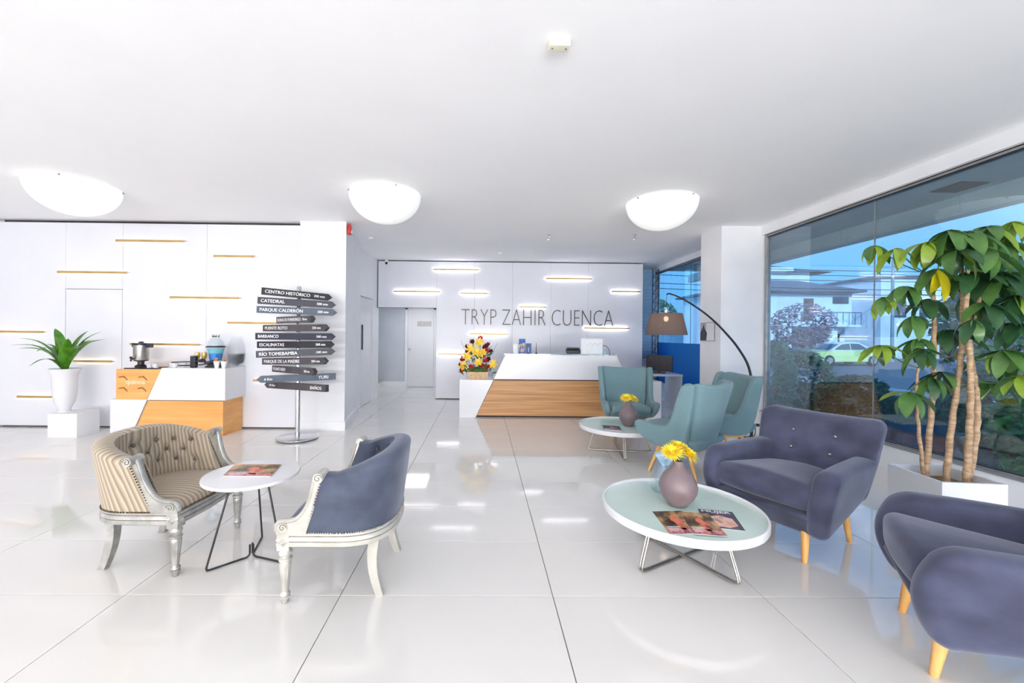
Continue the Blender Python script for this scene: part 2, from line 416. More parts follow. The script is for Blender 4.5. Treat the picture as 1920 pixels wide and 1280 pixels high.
# ---- reception wall
wb = struct(MB().box(-1.05, 3.70, YB + .06, YB + .17, 0, ZC).box(-2.42, -1.05, YB + .06, YB + .17, 2.1, ZC).build('wall_back', dark))
PT2 = 3.165
panel(wb, -2.395, -1.05, YB, YB + .06, 2.10, PT2)
jx = [-1.05, -.18, .70, 1.58, 2.45, 3.70]
for a, b in zip(jx, jx[1:]): panel(wb, a, b, YB, YB + .06, .018, PT2)
MB().box(3.70, 3.715, YB, YB + .17, 0, PT2).build('panel', lacq, wb)
struct(MB().box(-1.055, -1.05, YB - .001, YB + .16, 0, 2.1).build('trim_1', alu))
# ---- corridor beyond the opening
greyw = mat('pale_blue_grey_wall', S(206, 212, 220), .6); noisy(greyw, S(202, 208, 217), S(210, 216, 224), 2)
struct(MB().box(-3.7, -1.0, 11.5, 11.6, 0, 2.3).build('wall_corridor_end', greyw))
struct(MB().box(-1.05, -.95, YB + .17, 11.5, 0, 2.3).build('wall_corridor_right', white))
struct(MB().box(-3.7, -3.6, YB + .17, 11.5, 0, 2.3).box(-3.7, -2.62, YB + .07, YB + .17, 0, 2.3).build('wall_corridor_left', greyw))
struct(MB().box(-3.7, -.95, YB + .17, 11.6, 2.3, 2.4).build('ceiling_corridor', ceilm))
struct(MB().box(-2.82, -2.17, 11.484, 11.5, 0, .15).build('baseboard_corridor', white))
d3 = struct(MB().box(-2.09, -1.37, 11.47, 11.5, .015, 2.19).build('door_3', lacq))
MB().box(-2.17, -2.095, 11.46, 11.5, 0, 2.25).box(-1.365, -1.29, 11.46, 11.5, 0, 2.25).box(-2.17, -1.29, 11.46, 11.5, 2.195, 2.25).build('frame', white, d3)
hm = MB().lathe([(.03, 0), (.03, .012), (.014, .018), (.014, .05), (.03, .06), (.03, .085), (.0001, .09)], 14, (0, 0, 0), axis='y')
hm.v = [(p[0] - 2.03, 11.47 - p[1], p[2] + 1.07) for p in hm.v]
hm.build('handle', steel, d3, 40)
MB().box(-1.83, -1.43, 11.464, 11.469, 1.72, 1.86).build('name_plate', alu, d3)
corr_lamp = area('lamp_corridor', (-1.75, 10.4, 2.28), (0, 0, 0), .8, 1.0, 9, (.95, .97, 1))
marble = mat('beige_marble', S(196, 182, 168), .2); noisy(marble, S(180, 164, 150), S(212, 200, 188), 6)
st = thing('stair_step', 'low white stair step with beige marble tread in the corridor', 'step', (-2.98, 10.3, 0))
MB().box(-.2, .2, -.75, 1.15, 0, .16).build('riser', white, st)
MB().box(-.22, .22, -.77, 1.16, .1605, .19).build('tread', marble, st)
rp_ = thing('stair_rail', 'grey steel stair railing post with glass at the corridor entrance', 'railing', (-2.52, 9.62, 0))
MB().box(-.02, .02, -.02, .02, 0, .95).build('post', steel, rp_)
MB().box(-.04, .04, -.04, .04, 0, .01).build('base_plate', steel, rp_)

# ---- right hand pillar
struct(MB().box(3.66, XR + .12, 6.17, 6.75, 0, ZC).build('wall_pillar_right', white))
struct(MB().box(3.646, 3.66, 6.156, 6.75, 0, .12).box(3.646, XR, 6.156, 6.17, 0, .12).build('baseboard_pillar_right', white))
# ---- window wall
SILL = .36; WT = 3.05
struct(MB().box(XR, XR + .16, -9.2, 6.17, 0, SILL).box(XR, XR + .16, -9.2, 6.17, WT, ZC).box(XR, XR + .16, 6.75, 10.1, 0, .40).box(XR, XR + .16, 6.75, 10.1, WT + .02, ZC)
       .box(XR, XR + .16, -9.2, -2.1, SILL, WT).build('wall_right', white))
struct(MB().box(XR - .012, XR, -9.2, 6.155, 0, .12).build('baseboard_right', white))
# stepped white plinth below the far window
for k, (z0, z1, dx) in enumerate(((0, .12, .05), (.125, .25, .034), (.255, .385, .018))):
    struct(MB().box(XR - dx, XR - .0005, 6.76, 9.9, z0, z1).build('trim_%d' % (k + 2), white))
def window(name, ys, z0, z1, x):
    w = struct(bpy.data.objects.new(name, None)); COL.objects.link(w)
    a, b = ys[0], ys[-1]; t = .03
    MB().box(x - .035, x + .035, a, b, z1 - t, z1).build('frame', alu, w)
    MB().box(x - .035, x + .035, a, b, z0, z0 + t).build('frame', alu, w)
    MB().box(x - .035, x + .035, a, a + t, z0 + t, z1 - t).build('frame', alu, w)
    MB().box(x - .035, x + .035, b - t, b, z0 + t, z1 - t).build('frame', alu, w)
    MB().box(x - .037, x - .0355, a, b, z1 - .012, z1 - .001).box(x - .03, x - .012, a + t, b - t, z1 - t - .012, z1 - t).build('gasket', black, w)
    MB().box(x - .03, x - .012, a + t, b - t, z0 + t, z0 + t + .01).build('gasket', black, w)
    for p, q in zip(ys, ys[1:]):
        p2 = p + (t if p == a else .003); q2 = q - (t if q == b else .003)
        MB().box(x - .005, x + .005, p2, q2, z0 + t, z1 - t).build('pane', win_glass, w)
        if q != b: MB().box(x - .006, x + .006, q - .003, q + .003, z0 + t, z1 - t).build('joint', alu, w)
    return w
w1 = window('window_1', [-2.1, -.5, 1.15, 2.80, 4.45, 6.14], SILL, WT, XR + .08)
MB().box(XR - .015, XR + .045, -9.1, 6.15, SILL, SILL + .012).build('sill', alu, w1)
w2 = window('window_2', [6.77, 8.4, 10.05], .40, WT + .02, XR + .08)
MB().box(XR - .01, XR + .045, 6.76, 10.05, .40, .412).build('sill', alu, w2)
film = mat('blue_frosted_film', S(56, 150, 214), .35); noisy(film, S(52, 146, 210), S(60, 154, 218), 3)
_t = film.node_tree; _p = _t.nodes['Principled BSDF']; _tr = _n(_t, 'ShaderNodeBsdfTranslucent'); _tr.inputs[0].default_value = S(70, 170, 235)
_ms = _n(_t, 'ShaderNodeMixShader'); _ms.inputs[0].default_value = .5
_t.links.new(_p.outputs[0], _ms.inputs[1]); _t.links.new(_tr.outputs[0], _ms.inputs[2]); _t.links.new(_ms.outputs[0], _t.nodes['Material Output'].inputs[0])
MB().box(XR + .07, XR + .0735, 6.81, 9.98, .44, 1.35).build('frosted_film', film, w2)
# wall end right of the reception panels: narrow window with horizontal blind
struct(MB().box(3.70, XR + .16, 10.06, 10.2, 0, ZC).build('wall_back_right', white))
w3 = window('window_3', [0.0, .5], 0, 2.15, 0)
w3.location = (XR - .04, 10.0, .95); w3.rotation_euler = (0, 0, PI / 2)
slat_m = mat('blue_grey_blind_slat', S(150, 190, 224), .5); noisy(slat_m, S(142, 182, 218), S(158, 198, 230), 8)
bl = thing('window_blind', 'pale blue horizontal slat blind hanging beside the reception wall', 'blind', (3.98, 9.86, 0))
slme = MB().box(-.24, .24, -.002, .002, -.042, .042).mesh('slat'); slme.materials.append(slat_m)
for k in range(26): link('slat', slme, None, bl, (0, 0, 1.02 + k * .083), (math.radians(28), 0, 0))
MB().box(-.25, .25, -.03, .03, 3.14, 3.185).build('head_rail', alu, bl)
MB().tube([(-.2, 0, 1.0), (-.2, 0, 3.14)], .003, 5).tube([(.2, 0, 1.0), (.2, 0, 3.14)], .003, 5).build('cords', alu, bl)
lm = thing('lattice_mast', 'slim dark blue metal lattice mast in the corner by the far window', 'mast', (4.13, 9.6, 0))
navy = mat('dark_blue_metal', S(36, 70, 112), .4, .3); noisy(navy, S(30, 62, 104), S(44, 80, 122), 12)
m_ = MB()
for sx in (-.07, .07): m_.tube([(sx, 0, 0), (sx, 0, 3.1)], .012, 6)
m_.build('uprights', navy, lm)
m_ = MB()
for k in range(15):
    z = .1 + k * .2; m_.tube([(-.07, 0, z), (.07, 0, z)], .007, 5); m_.tube([(-.07, 0, z), (.07, 0, z + .2)], .006, 5)
m_.build('braces', navy, lm)

# ================================================================== LETTERING ON THE RECEPTION WALL
me = text_mesh('TRYP ZAHIR CUENCA', .5, .01, 1.0, 'LEFT', -.012)
x0, x1, y0, y1 = bounds(me)
sx, sy = (3.03 + .475) / (x1 - x0), .362 / (y1 - y0)
wt = thing('wall_lettering', 'large thin dark grey letters reading TRYP ZAHIR CUENCA on the white reception wall', 'lettering', (-.475, YB - .016, 1.72))
bm = bmesh.new(); bm.from_mesh(me); bmesh.ops.remove_doubles(bm, verts=bm.verts, dist=1e-5)
seen = set(); bm.verts.ensure_lookup_table()
for v in bm.verts:
    if v in seen: continue
    stack = [v]; isl = set()
    while stack:
        q = stack.pop()
        if q in isl: continue
        isl.add(q)
        for ed in q.link_edges: stack.append(ed.other_vert(q))
    seen |= isl; L = list(isl); ix = {q: i for i, q in enumerate(L)}
    fs = [tuple(ix[q] for q in f.verts) for f in bm.faces if f.verts[0] in isl]
    mb = MB(); mb.add([((q.co.x - x0) * sx, q.co.z * 1.0, (q.co.y - y0) * sy) for q in L], fs); mb.build('letter', letter, wt)
bm.free()

# ================================================================== LED BARS
def led_bar(x0, x1, z, ywall, label, m_led, m_bar, group):
    L = (x1 - x0) / 2
    t = thing('wall_light_bar', label, 'wall light', ((x0 + x1) / 2, ywall, z), 0, group)
    MB().box(-L, L, -.046, -.027, -.017, .017).build('bar', m_bar, t)
    MB().box(-L + .01, L - .01, -.0265, -.020, -.012, .012).build('led_strip', m_led, t)
    MB().box(-L + .06, -L + .08, -.02, 0, -.006, .006).box(L - .08, L - .06, -.02, 0, -.006, .006).build('brackets', alu, t)
    MB().lathe([(.012, 0), (.012, .02), (.007, .022), (.007, .045)], 10, (L, -.0365, 0), axis='x').build('end_cap', chrome, t, 40)
for (a, b, z), lb in zip([(-5.61, -4.57, 2.87), (-4.12, -3.5, 2.65), (-6.49, -5.44, 2.38), (-4.78, -3.73, 2.01), (-3.9, -3.14, 1.63), (-7.35, -6.69, 1.46),
                          (-5.38, -4.33, 1.29), (-6.24, -5.65, 1.02), (-7.08, -6.53, .47), (-3.5, -3.05, .75)],
                         ['brass LED bar highest on the left wall, just under the ceiling', 'short brass LED bar high on the left wall above the sign post boards', 'brass LED bar on the left wall above the flush white door',
                          'brass LED bar halfway up the left wall, left of the sign post', 'brass LED bar partly behind the sign post boards at middle height', 'brass LED bar at the far left edge, level with the palm tips',
                          'brass LED bar behind the coffee urn on the tea counter', 'short brass LED bar right behind the potted palm leaves', 'lowest brass LED bar, left of the white vase pedestal', 'short brass LED bar behind the lowest boards of the sign post']):
    led_bar(a, b, z, YT, lb, led_warm, brass, 'LED bars on the left wall')
for (a, b, z), lb in zip([(-1.13, -.09, 2.98), (-2.03, -.97, 2.47), (-.5, .12, 2.44), (1.46, 2.51, 2.8), (2.98, 3.62, 2.52), (.85, 1.45, 2.14), (-.29, .58, 1.51), (2.35, 3.37, 1.67), (-1.01, -.28, 1.04)],
                         ['glowing LED bar highest on the reception wall', 'glowing LED bar above the corridor opening', 'short glowing LED bar above the first letters of the wall lettering', 'glowing LED bar upper right on the reception wall', 'short glowing LED bar at the right edge of the reception wall',
                          'short glowing LED bar touching the top of the middle word of the lettering', 'glowing LED bar just above the flower basket', 'glowing LED bar under the last word of the wall lettering', 'lowest glowing LED bar, left of the flower basket']):
    led_bar(a, b, z, YB, lb, led, brass, 'LED bars on the reception wall')

# ================================================================== CEILING THINGS
dome_prof = [(.43 * math.sin(PI / 2 * k / 12) if k else .0001, -.345 * math.cos(PI / 2 * k / 12)) for k in range(13)]
for x, y, lb in ((-4.80, 4.80, 'leftmost white dome ceiling lamp, above the tea counter side'), (-1.2, 4.98, 'middle white dome ceiling lamp, above the pillar with the red alarm'), (2.27, 5.13, 'right white dome ceiling lamp, nearest the window')):
    t = thing('dome_lamp', lb, 'ceiling lamp', (x, y, ZC - .004), 0, 'dome lamps on the ceiling')
    MB().lathe(dome_prof + [(.42, .0), (.3, -.002)], 48).build('dome', dome_m, t, 60)
    for k in range(4):
        a = k * PI / 2 + .5
        MB().ball((.435 * math.cos(a), .435 * math.sin(a), -.016), .013, 8, 5).build('clip', steel, t, 60)
t = thing('emergency_light', 'small cream rectangular fitting on the ceiling', 'ceiling fitting', (.435, 2.36, ZC), .03)
crm = mat('cream_plastic', S(232, 230, 206), .5); noisy(crm, S(228, 226, 200), S(236, 234, 212), 10)
MB().rbox(.062, .032, .02, .008, 2, None, (0, 0, -.02)).build('housing', crm, t, 50)
for s_ in (-1, 1): MB().lathe([(.006, -.042), (.006, -.039)], 10, (s_ * .04, 0, 0)).build('screw', steel, t)
for x, y, lb in ((1.118, 6.845, 'small ceiling sprinkler left, above the reception desk'), (2.551, 6.774, 'small ceiling sprinkler right, beside the right dome lamp')):
    t = thing('sprinkler', lb, 'sprinkler', (x, y, ZC), 0, 'ceiling sprinklers')
    MB().lathe([(.03, 0), (.03, -.006), (.009, -.01), (.009, -.06), (.02, -.062), (.02, -.068), (.0001, -.07)], 14).build('head', chrome, t, 40)
    MB().tube([(-.012, 0, -.03), (-.02, 0, -.07), (0, 0, -.09), (.02, 0, -.07), (.012, 0, -.03)], .003, 5).build('frame', chrome, t, 40)
for x, y, lb in ((-1.98, 7.2, 'tiny white smoke detector near the left pillar'), (.37, 8.39, 'tiny white smoke detector above the reception lettering')):
    tag(MB().lathe([(.05, 0), (.05, -.015), (.035, -.032), (.0001, -.036)], 18, (x, y, ZC)).build('smoke_detector', white, None, 40), lb, 'smoke detector', 'smoke detectors')
t = thing('security_camera', 'small dark dome camera at the top left corner of the reception wall', 'camera', (-2.2, YB - .02, 3.13))
MB().box(-.03, .03, -.03, .02, -.005, .06).build('mount', white, t)
MB().ball((0, -.03, -.02), .03, 10, 6).build('lens_dome', blackp, t, 60)
t = thing('fire_alarm', 'red fire alarm box at the top of the left pillar', 'alarm', (-2.097, 6.285, 3.09), 1.723)
MB().rbox(.055, .028, .07, .01, 2, None, (.0, -.03, 0)).build('housing', redpl, t, 50)
MB().box(-.02, .02, -.075, -.058, -.06, -.02).build('lens', lacq, t)
t = thing('wall_picture', 'small white notice with a dark photo on the right pillar', 'picture', (3.655, 6.51, 1.57))
MB().box(-.012, .004, -.2, .2, -.15, .15).build('board', alu, t)
MB().box(-.0135, -.0122, -.19, .03, -.14, .14).build('sheet', lacq, t)
MB().yz([(.2, -.14), (.02, -.14), (.0, -.02), (.08, .06), (.1, .12), (.17, .02), (.2, -.02)], -.0145, -.0122).build('print', blackp, t)
# ================================================================== RECEPTION DESK
Y0 = 7.28
t = thing('reception_desk', 'long reception desk with white slanted upper front, oak lower front and white ends', 'desk', (1.4325, Y0, 0))
c = 1.4325
def mir(poly): return [(-x, z) for x, z in poly]
lb_ = [(-.39 - c, 0), (-.10 - c, 0), (.215 - c, .675), (-.39 - c, .675)]
MB().xz(lb_, 0, .62).build('end_block', lacq, t); MB().xz(mir(lb_), 0, .62).build('end_block', lacq, t)
up = [(.222 - c, .69), (2.643 - c, .69), (2.43 - c, 1.135), (.435 - c, 1.135)]
MB().xz(up, 0, .14).build('upper_front', lacq, t)
lo = [(-.08 - c, .03), (2.945 - c, .03), (2.638 - c, .668), (.227 - c, .668)]
MB().xz(lo, .03, .14).build('oak_front', oak, t)
MB().xz([(-.08 - c, 0), (2.945 - c, 0), (2.945 - c, .028), (-.08 - c, .028)], .06, .14).xz([(.23 - c, .669), (2.635 - c, .669), (2.635 - c, .689), (.23 - c, .689)], .03, .14).build('shadow_gap', dark, t)
cg = glass('green_glass_top', (.78, .92, .9, 1), .05)
MB().box(.40 - c, 2.47 - c, -.03, .32, 1.137, 1.149).build('glass_top', cg, t)
MB().box(.22 - c, 2.64 - c, .141, .72, .70, .74).build('worktop', lacq, t)
MB().box(.3 - c, .9 - c, .2, .70, 0, .699).box(2.0 - c, 2.55 - c, .2, .70, 0, .699).build('drawer_units', lacq, t)
# ---- things on the desk
def cardboard(name, loc, w, h, m, label, rz=0, tilt=.12):
    t_ = thing(name, label, 'brochure stand', loc, rz)
    MB().xz([(-w / 2, 0), (w / 2, 0), (w / 2, h), (-w / 2, h)], -.004, .004).build('card', m, t_).rotation_euler = (-tilt, 0, 0)
    MB().yz([(.0, 0), (.09, 0), (.02, h * .6), (.0, h * .6)], -.004, .004).build('easel', lacq, t_)
    MB().box(-w / 2, w / 2, -.03, .09, 0, .004).build('foot', clear_glass, t_)
    return t_
bl1 = mat('bright_blue_card', S(30, 104, 190), .45); noisy(bl1, S(26, 96, 180), S(40, 122, 206), 20)
bl2 = mat('navy_card', S(48, 84, 140), .45); noisy(bl2, S(40, 72, 126), S(60, 98, 154), 20)
bl3 = mat('colourful_card', S(90, 120, 190), .45); noisy(bl3, S(60, 90, 170), S(240, 200, 110), 14, (1, 1, 1), 3, .45, .65)
wc = mat('white_card', S(236, 238, 242), .5); noisy(wc, S(234, 236, 240), S(240, 242, 246), 10)
zt = 1.1495
cardboard('brochure_stand', (.62, 7.43, zt), .08, .17, wc, 'white leaflet stand, leftmost on the reception desk')
cardboard('brochure_stand', (.73, 7.37, zt), .11, .20, bl3, 'blue leaflet stand with orange picture on the reception desk')
cardboard('brochure_stand', (.75, 7.49, zt), .12, .27, bl1, 'tallest bright blue leaflet stand on the reception desk', 0, .05)
cardboard('brochure_stand', (.86, 7.40, zt), .10, .19, bl2, 'navy leaflet stand, right of the others on the reception desk')
t = thing('pen_stand', 'thin black pen standing upright on the reception desk', 'pen', (1.0, 7.4, zt))
MB().lathe([(.022, 0), (.022, .01), (.006, .02), (.005, .12), (.004, .20), (.0001, .205)], 12).build('pen', blackp, t, 40)
t = thing('phone', 'dark telephone handset box on the reception desk', 'phone', (1.68, 7.42, zt))
MB().rbox(.125, .06, .035, .012, 2, lambda p: (p[0], p[1], p[2] + (p[1] * .25)), (0, 0, .052)).build('body', blackp, t, 50)
MB().rbox(.115, .02, .015, .01, 2, None, (0, -.01, .105)).build('handset', blackp, t, 50)
t = thing('display_stand', 'white acrylic certificate display on the reception desk', 'display', (2.02, 7.42, zt))
MB().box(-.2, .2, -.012, .012, 0, .29).build('frame', lacq, t)
MB().box(-.11, .19, -.0145, -.0125, .02, .27).build('certificate', wc, t)
m_ = MB()
for k in range(9): m_.box(-.09 + k * .03, -.075 + k * .03, -.0165, -.015, .17 + .015 * (k % 3), .176 + .015 * (k % 3))
m_.build('print', letter, t)
MB().tube(cat_rom([(.2, 0, .16), (.27, 0, .15), (.32, 0, .09), (.34, 0, .0)], 5), .006, 6).build('cable', letter, t)
t = thing('desk_glass_jar', 'small clear tumbler right of the certificate display', 'tumbler', (2.3, 7.5, zt))
MB().lathe([(.03, 0), (.036, .11), (.034, .11), (.028, .005), (.0001, .005)], 16).build('glass', clear_glass, t, 40)
t = thing('desk_plant', 'dark drooping ornament at the right end of the reception desk', 'ornament', (2.47, 7.62, .741))
MB().tube([(0, 0, 0), (.02, 0, .16), (.0, 0, .3)], .012, 6).build('stem', blackp, t)
MB().lathe([(.01, .24), (.03, .29), (.05, .34), (.06, .40), (.03, .41), (.0001, .41)], 9, mod=lambda a, z: 1 + .3 * math.sin(3 * a)).build('head', blackp, t)
t = thing('computer_monitor', 'black computer monitor turned away beside the far window', 'monitor', (3.75, 8.5, 0), -.5)
MB().rbox(.26, .02, .17, .01, 2, None, (0, 0, .93)).build('screen', blackp, t, 50)
MB().box(-.03, .03, .0, .04, .742, .8).box(-.12, .12, -.08, .1, .722, .74).build('stand', blackp, t)
t = thing('side_desk', 'plain white side desk between reception and far window', 'desk', (3.55, 8.5, 0))
MB().box(-.35, .55, -.3, .45, .68, .72).build('top', lacq, t)
for a, b in ((-.33, -.28), (.52, .44)): MB().box(a, a + .03, -.28, .43, 0, .679).build('leg', lacq, t)

# ================================================================== FLOWER BASKET ON THE DESK END
t = thing('flower_basket', 'basket of yellow lilies, red and maroon flowers on the reception desk end', 'flowers', (-.07, 7.50, .676))
wick = mat('wicker', S(222, 190, 146), .7); noisy(wick, S(196, 158, 112), S(238, 210, 170), 30, (1, 1, 3), 3, .35, .65, .4)
MB().prism([(-.19, -.11), (.19, -.11), (.19, .11), (-.19, .11)], 0, .13, lambda a, b, h: (a * (.9 + h), b * (.9 + h), h)).build('basket', wick, t)
def flower(kind, mm, n, L, w, up_):
    m = MB()
    for k in range(n):
        a = 2 * PI * k / n + (k % 2) * .1; ca, sa = math.cos(a), math.sin(a); rows = []
        for q in range(5):
            f = q / 4; r = L * (f * .95); z = up_ * math.sin(f * 1.9) * L; hw = w * math.sin(PI * (.12 + .86 * f)) ** .8
            rows.append([(r * ca - hw * sa, r * sa + hw * ca, z), (r * ca, r * sa, z - hw * .35), (r * ca + hw * sa, r * sa - hw * ca, z)])
        m.grid(rows)
    me = m.mesh(kind, 60); me.materials.append(mm); return me
lily_me = flower('lily', yel2, 6, .10, .027, .5); lily_s = flower('lily', yel2, 6, .08, .023, .7)
rose_m = MB()
for ring, (n, L, w, u_) in enumerate(((4, .02, .016, 1.3), (5, .035, .02, 1.0), (6, .05, .022, .7))):
    for k in range(n):
        a = 2 * PI * k / n + ring; ca, sa = math.cos(a), math.sin(a); rows = []
        for q in range(4):
            f = q / 3; r = L * f; z = u_ * L * f; hw = w * math.sin(PI * (.2 + .7 * f))
            rows.append([(r * ca - hw * sa, r * sa + hw * ca, z), (r * ca, r * sa, z - .004), (r * ca + hw * sa, r * sa - hw * ca, z)])
        rose_m.grid(rows)
rose_me = rose_m.mesh('rose', 60); rose_me.materials.append(redf)
mar_me = rose_me.copy(); mar_me.materials.clear(); mar_me.materials.append(maroon)
def face_cam(x, z, y=-.1): return (1.15 + random.uniform(-.25, .25), random.uniform(-.3, .3), random.uniform(-.4, .4) - x * .8)
# flower heads given as (x, z) of the bouquet, front side
for x, z in ((.03, .66), (-.13, .55), (-.02, .48), (.05, .47), (.12, .48), (-.2, .40), (.03, .30), (-.27, .22), (.30, .27)):
    link('lily', lily_me if random.random() < .7 else lily_s, None, t, (x, -.13 + .2 * abs(x) + random.uniform(-.03, .03), z), face_cam(x, z))
for x, z in ((-.2, .49), (.16, .52), (-.28, .34), (-.33, .25), (-.3, .15), (-.12, .22), (.06, .24), (.17, .21), (.22, .22), (.14, .33), (.05, .74), (-.24, .36), (.1, .41)):
    link('red_flower', rose_me, None, t, (x, -.12 + .2 * abs(x) + random.uniform(-.03, .05), z), face_cam(x, z))
for x, z in ((-.1, .68), (-.2, .58), (.24, .5), (.15, .6), (.12, .57), (.2, .36), (.19, .62)):
    link('maroon_flower', mar_me, None, t, (x, -.06 + .2 * abs(x) + random.uniform(-.03, .03), z), face_cam(x, z))
gl_ = MB()
rows = [[(.0, 0, 0), (.0, 0, 0), (.0, 0, 0)], [(-.018, .05, .012), (0, .05, 0), (.018, .05, .012)], [(-.02, .1, .01), (0, .1, .0), (.02, .1, .01)], [(0, .17, -.02), (0, .17, -.02), (0, .17, -.02)]]
gl_.grid(rows); gleaf = gl_.mesh('leaf', 60); gleaf.materials.append(green)
for k in range(44):
    x = random.uniform(-.26, .26); z = random.uniform(.12, .56) - abs(x) * .3
    link('leaf', gleaf, None, t, (x, -.06 + random.uniform(-.06, .08), z), (random.uniform(.2, 2.2), random.uniform(-1, 1), random.uniform(-2.6, 2.6)))
st_m = MB()
for x, z in ((.03, .66), (-.13, .55), (.12, .48), (-.2, .40), (-.27, .22), (.30, .27), (-.1, .68), (.24, .5), (.19, .62), (.05, .74)):
    st_m.tube(cat_rom([(x * .3, 0, .1), (x * .7, -.02, z * .6), (x, -.08, z - .01)], 4), .004, 5)
for a, b, c_, d in ((-.15, .3, -.32, .70), (.15, .3, .36, .66), (-.2, .3, -.42, .5), (.1, .3, .22, .7), (-.1, .3, -.16, .74)):
    st_m.tube([(a, 0, b), ((a + c_) / 2 + .01, 0, (b + d) / 2), (c_, -.02, d)], [.004, .0035, .002], 5)
st_m.build('stems', mat('dark_stem', S(70, 62, 44), .7), t); noisy(MT['dark_stem'], S(60, 50, 38), S(84, 80, 54), 20)
MB().ball((0, 0, .14), .17, 12, 6, (1, .6, .5)).build('foam', green, t)

# ================================================================== TEA COUNTER
t = thing('tea_counter', 'white and oak slanted tea counter against the left wall', 'counter', (-4.45, 5.79, 0))
c = -4.45
def rel(p): return [(x - c, z) for x, z in p]
D = .488
MB().xz(rel([(-5.26, 0), (-4.965, 0), (-4.745, .515), (-5.26, .515)]), 0, D).build('lower_white', lacq, t)
MB().xz(rel([(-5.18, .517), (-4.75, .517), (-4.55, .945), (-5.18, .945)]), .0, D - .01).build('upper_oak', oak_bright, t)
MB().xz(rel([(-4.735, .512), (-3.635, .512), (-3.635, .967), (-4.53, .967)]), -.012, D).build('upper_white', lacq, t)
MB().xz(rel([(-4.945, .0), (-3.675, .0), (-3.675, .50), (-4.735, .50)]), .008, D - .01).build('lower_oak', oak_bright, t)
MB().xz(rel([(-4.735, .5005), (-3.69, .5005), (-3.69, .5115), (-4.73, .5115)]), .03, D - .02).build('shadow_gap', dark, t)
burnt = mat('burnt_wood', S(150, 88, 34), .6); noisy(burnt, S(140, 80, 30), S(164, 100, 42), 20)
# carved emblem on the oak box: four small dark ticks and pale lettering
for x, z in ((-5.075, .83), (-4.8, .83), (-5.075, .672), (-4.81, .672)):
    MB().xz(rel([(x - .065, z - .008), (x, z + .002), (x + .055, z - .045), (x + .055, z - .03), (x + .005, z + .02), (x - .065, z + .008)]), -.004, .0).build('carved_tick', burnt, t)
me = text_mesh('quínoa', .1, .001, 1.0, 'LEFT', .002); x0, x1, y0, y1 = bounds(me); s_ = .27 / (x1 - x0)
for v in me.vertices: v.co = ((v.co.x - x0) * s_ - 5.04 - c, -.003 + v.co.z * .5, (v.co.y) * s_ * .9 + .735)
link('lettering', me, mat('pale_wood_print', S(250, 220, 188), .6), t); noisy(MT['pale_wood_print'], S(248, 214, 180), S(252, 228, 200), 10)

# ---- things on the tea counter
ZT = .9675
t = thing('drip_tray', 'dark flat tray under the coffee urn on the tea counter', 'tray', (-4.94, 5.93, .945))
MB().box(-.16, .30, -.11, .11, 0, .008).build('plate', blackp, t)
MB().box(-.16, .30, -.11, -.1, .0085, .016).box(-.16, .30, .1, .11, .0085, .016).build('rim', blackp, t)
t = thing('coffee_urn', 'brushed steel coffee urn with black lid and tap on the tea counter', 'coffee urn', (-4.95, 5.93, .954))
MB().lathe([(.0001, .115), (.088, .115), (.092, .125), (.092, .33), (.086, .335), (.0001, .335)], 28).build('body', steel, t, 40)
MB().lathe([(.08, .336), (.094, .338), (.094, .35), (.05, .362), (.03, .362), (.03, .38), (.0001, .384)], 24).build('lid', blackp, t, 40)
MB().rbox(.045, .03, .03, .01, 2, None, (.115, 0, .325)).rbox(.02, .02, .03, .008, 2, None, (-.105, 0, .33)).build('side_handles', blackp, t, 50)
MB().lathe([(.07, .008), (.075, .03), (.04, .05), (.04, .09), (.088, .105), (.088, .114), (.0001, .114)], 20).build('base', blackp, t, 40)
MB().tube([(-.03, -.07, .135), (-.04, -.12, .135), (-.04, -.125, .10)], .012, 8).box(-.055, -.025, -.13, -.115, .14, .17).build('tap', blackp, t)
cupme = MB().lathe([(.0001, .003), (.026, .003), (.036, .06), (.04, .06), (.029, 0), (.0001, 0)], 18).mesh('bowl', 40); cupme.materials.append(lacq)
han = MB().tube([(.036, 0, .048), (.056, 0, .045), (.056, 0, .022), (.033, 0, .016)], .0045, 6).mesh('handle', 40); han.materials.append(lacq)
for k, (x, y, z, lb) in enumerate(((-4.80, 5.90, .954, 'white cup beside the coffee urn tap'), (-4.70, 5.88, .954, 'white cup at the right edge of the urn tray'), (-4.5, 5.93, ZT, 'leftmost white cup on the white counter top'), (-4.42, 5.88, ZT, 'white cup in front, left of the tongs'), (-4.33, 5.93, ZT, 'white cup nearest the tongs'))):
    u_ = thing('cup', lb, 'cup', (x, y, z), k * 1.1, 'white cups on the tea counter'); link('bowl', cupme, None, u_); link('handle', han, None, u_)
juice = mat('orange_drink', S(240, 180, 50), .15); noisy(juice, S(234, 166, 36), S(248, 200, 80), 12)
for x, lb in ((-4.22, 'left goblet of orange snack on the tea counter'), (-4.12, 'right goblet of orange snack on the tea counter')):
    g_ = thing('goblet', lb, 'goblet', (x, 6.05, ZT), 0, 'small orange goblets')
    MB().lathe([(.03, 0), (.03, .004), (.006, .01), (.006, .09), (.03, .12), (.042, .17), (.036, .215), (.034, .215), (.0398, .17), (.028, .122), (.0001, .1)], 18).build('glass', clear_glass, g_, 50)
    MB().lathe([(.0001, .102), (.027, .123), (.039, .17), (.034, .21), (.0001, .222)], 16).build('filling', juice, g_, 50)
bw = mat('blue_drink', S(20, 140, 224), .1); noisy(bw, S(0, 112, 214), S(30, 160, 236), 5)
cy = mat('cyan_drink', S(130, 214, 226), .1); noisy(cy, S(110, 204, 220), S(150, 224, 230), 5)
t = thing('drink_dispenser', 'glass jar of bright blue drink with dark rim on the tea counter', 'drink jar', (-3.93, 6.02, ZT + .02))
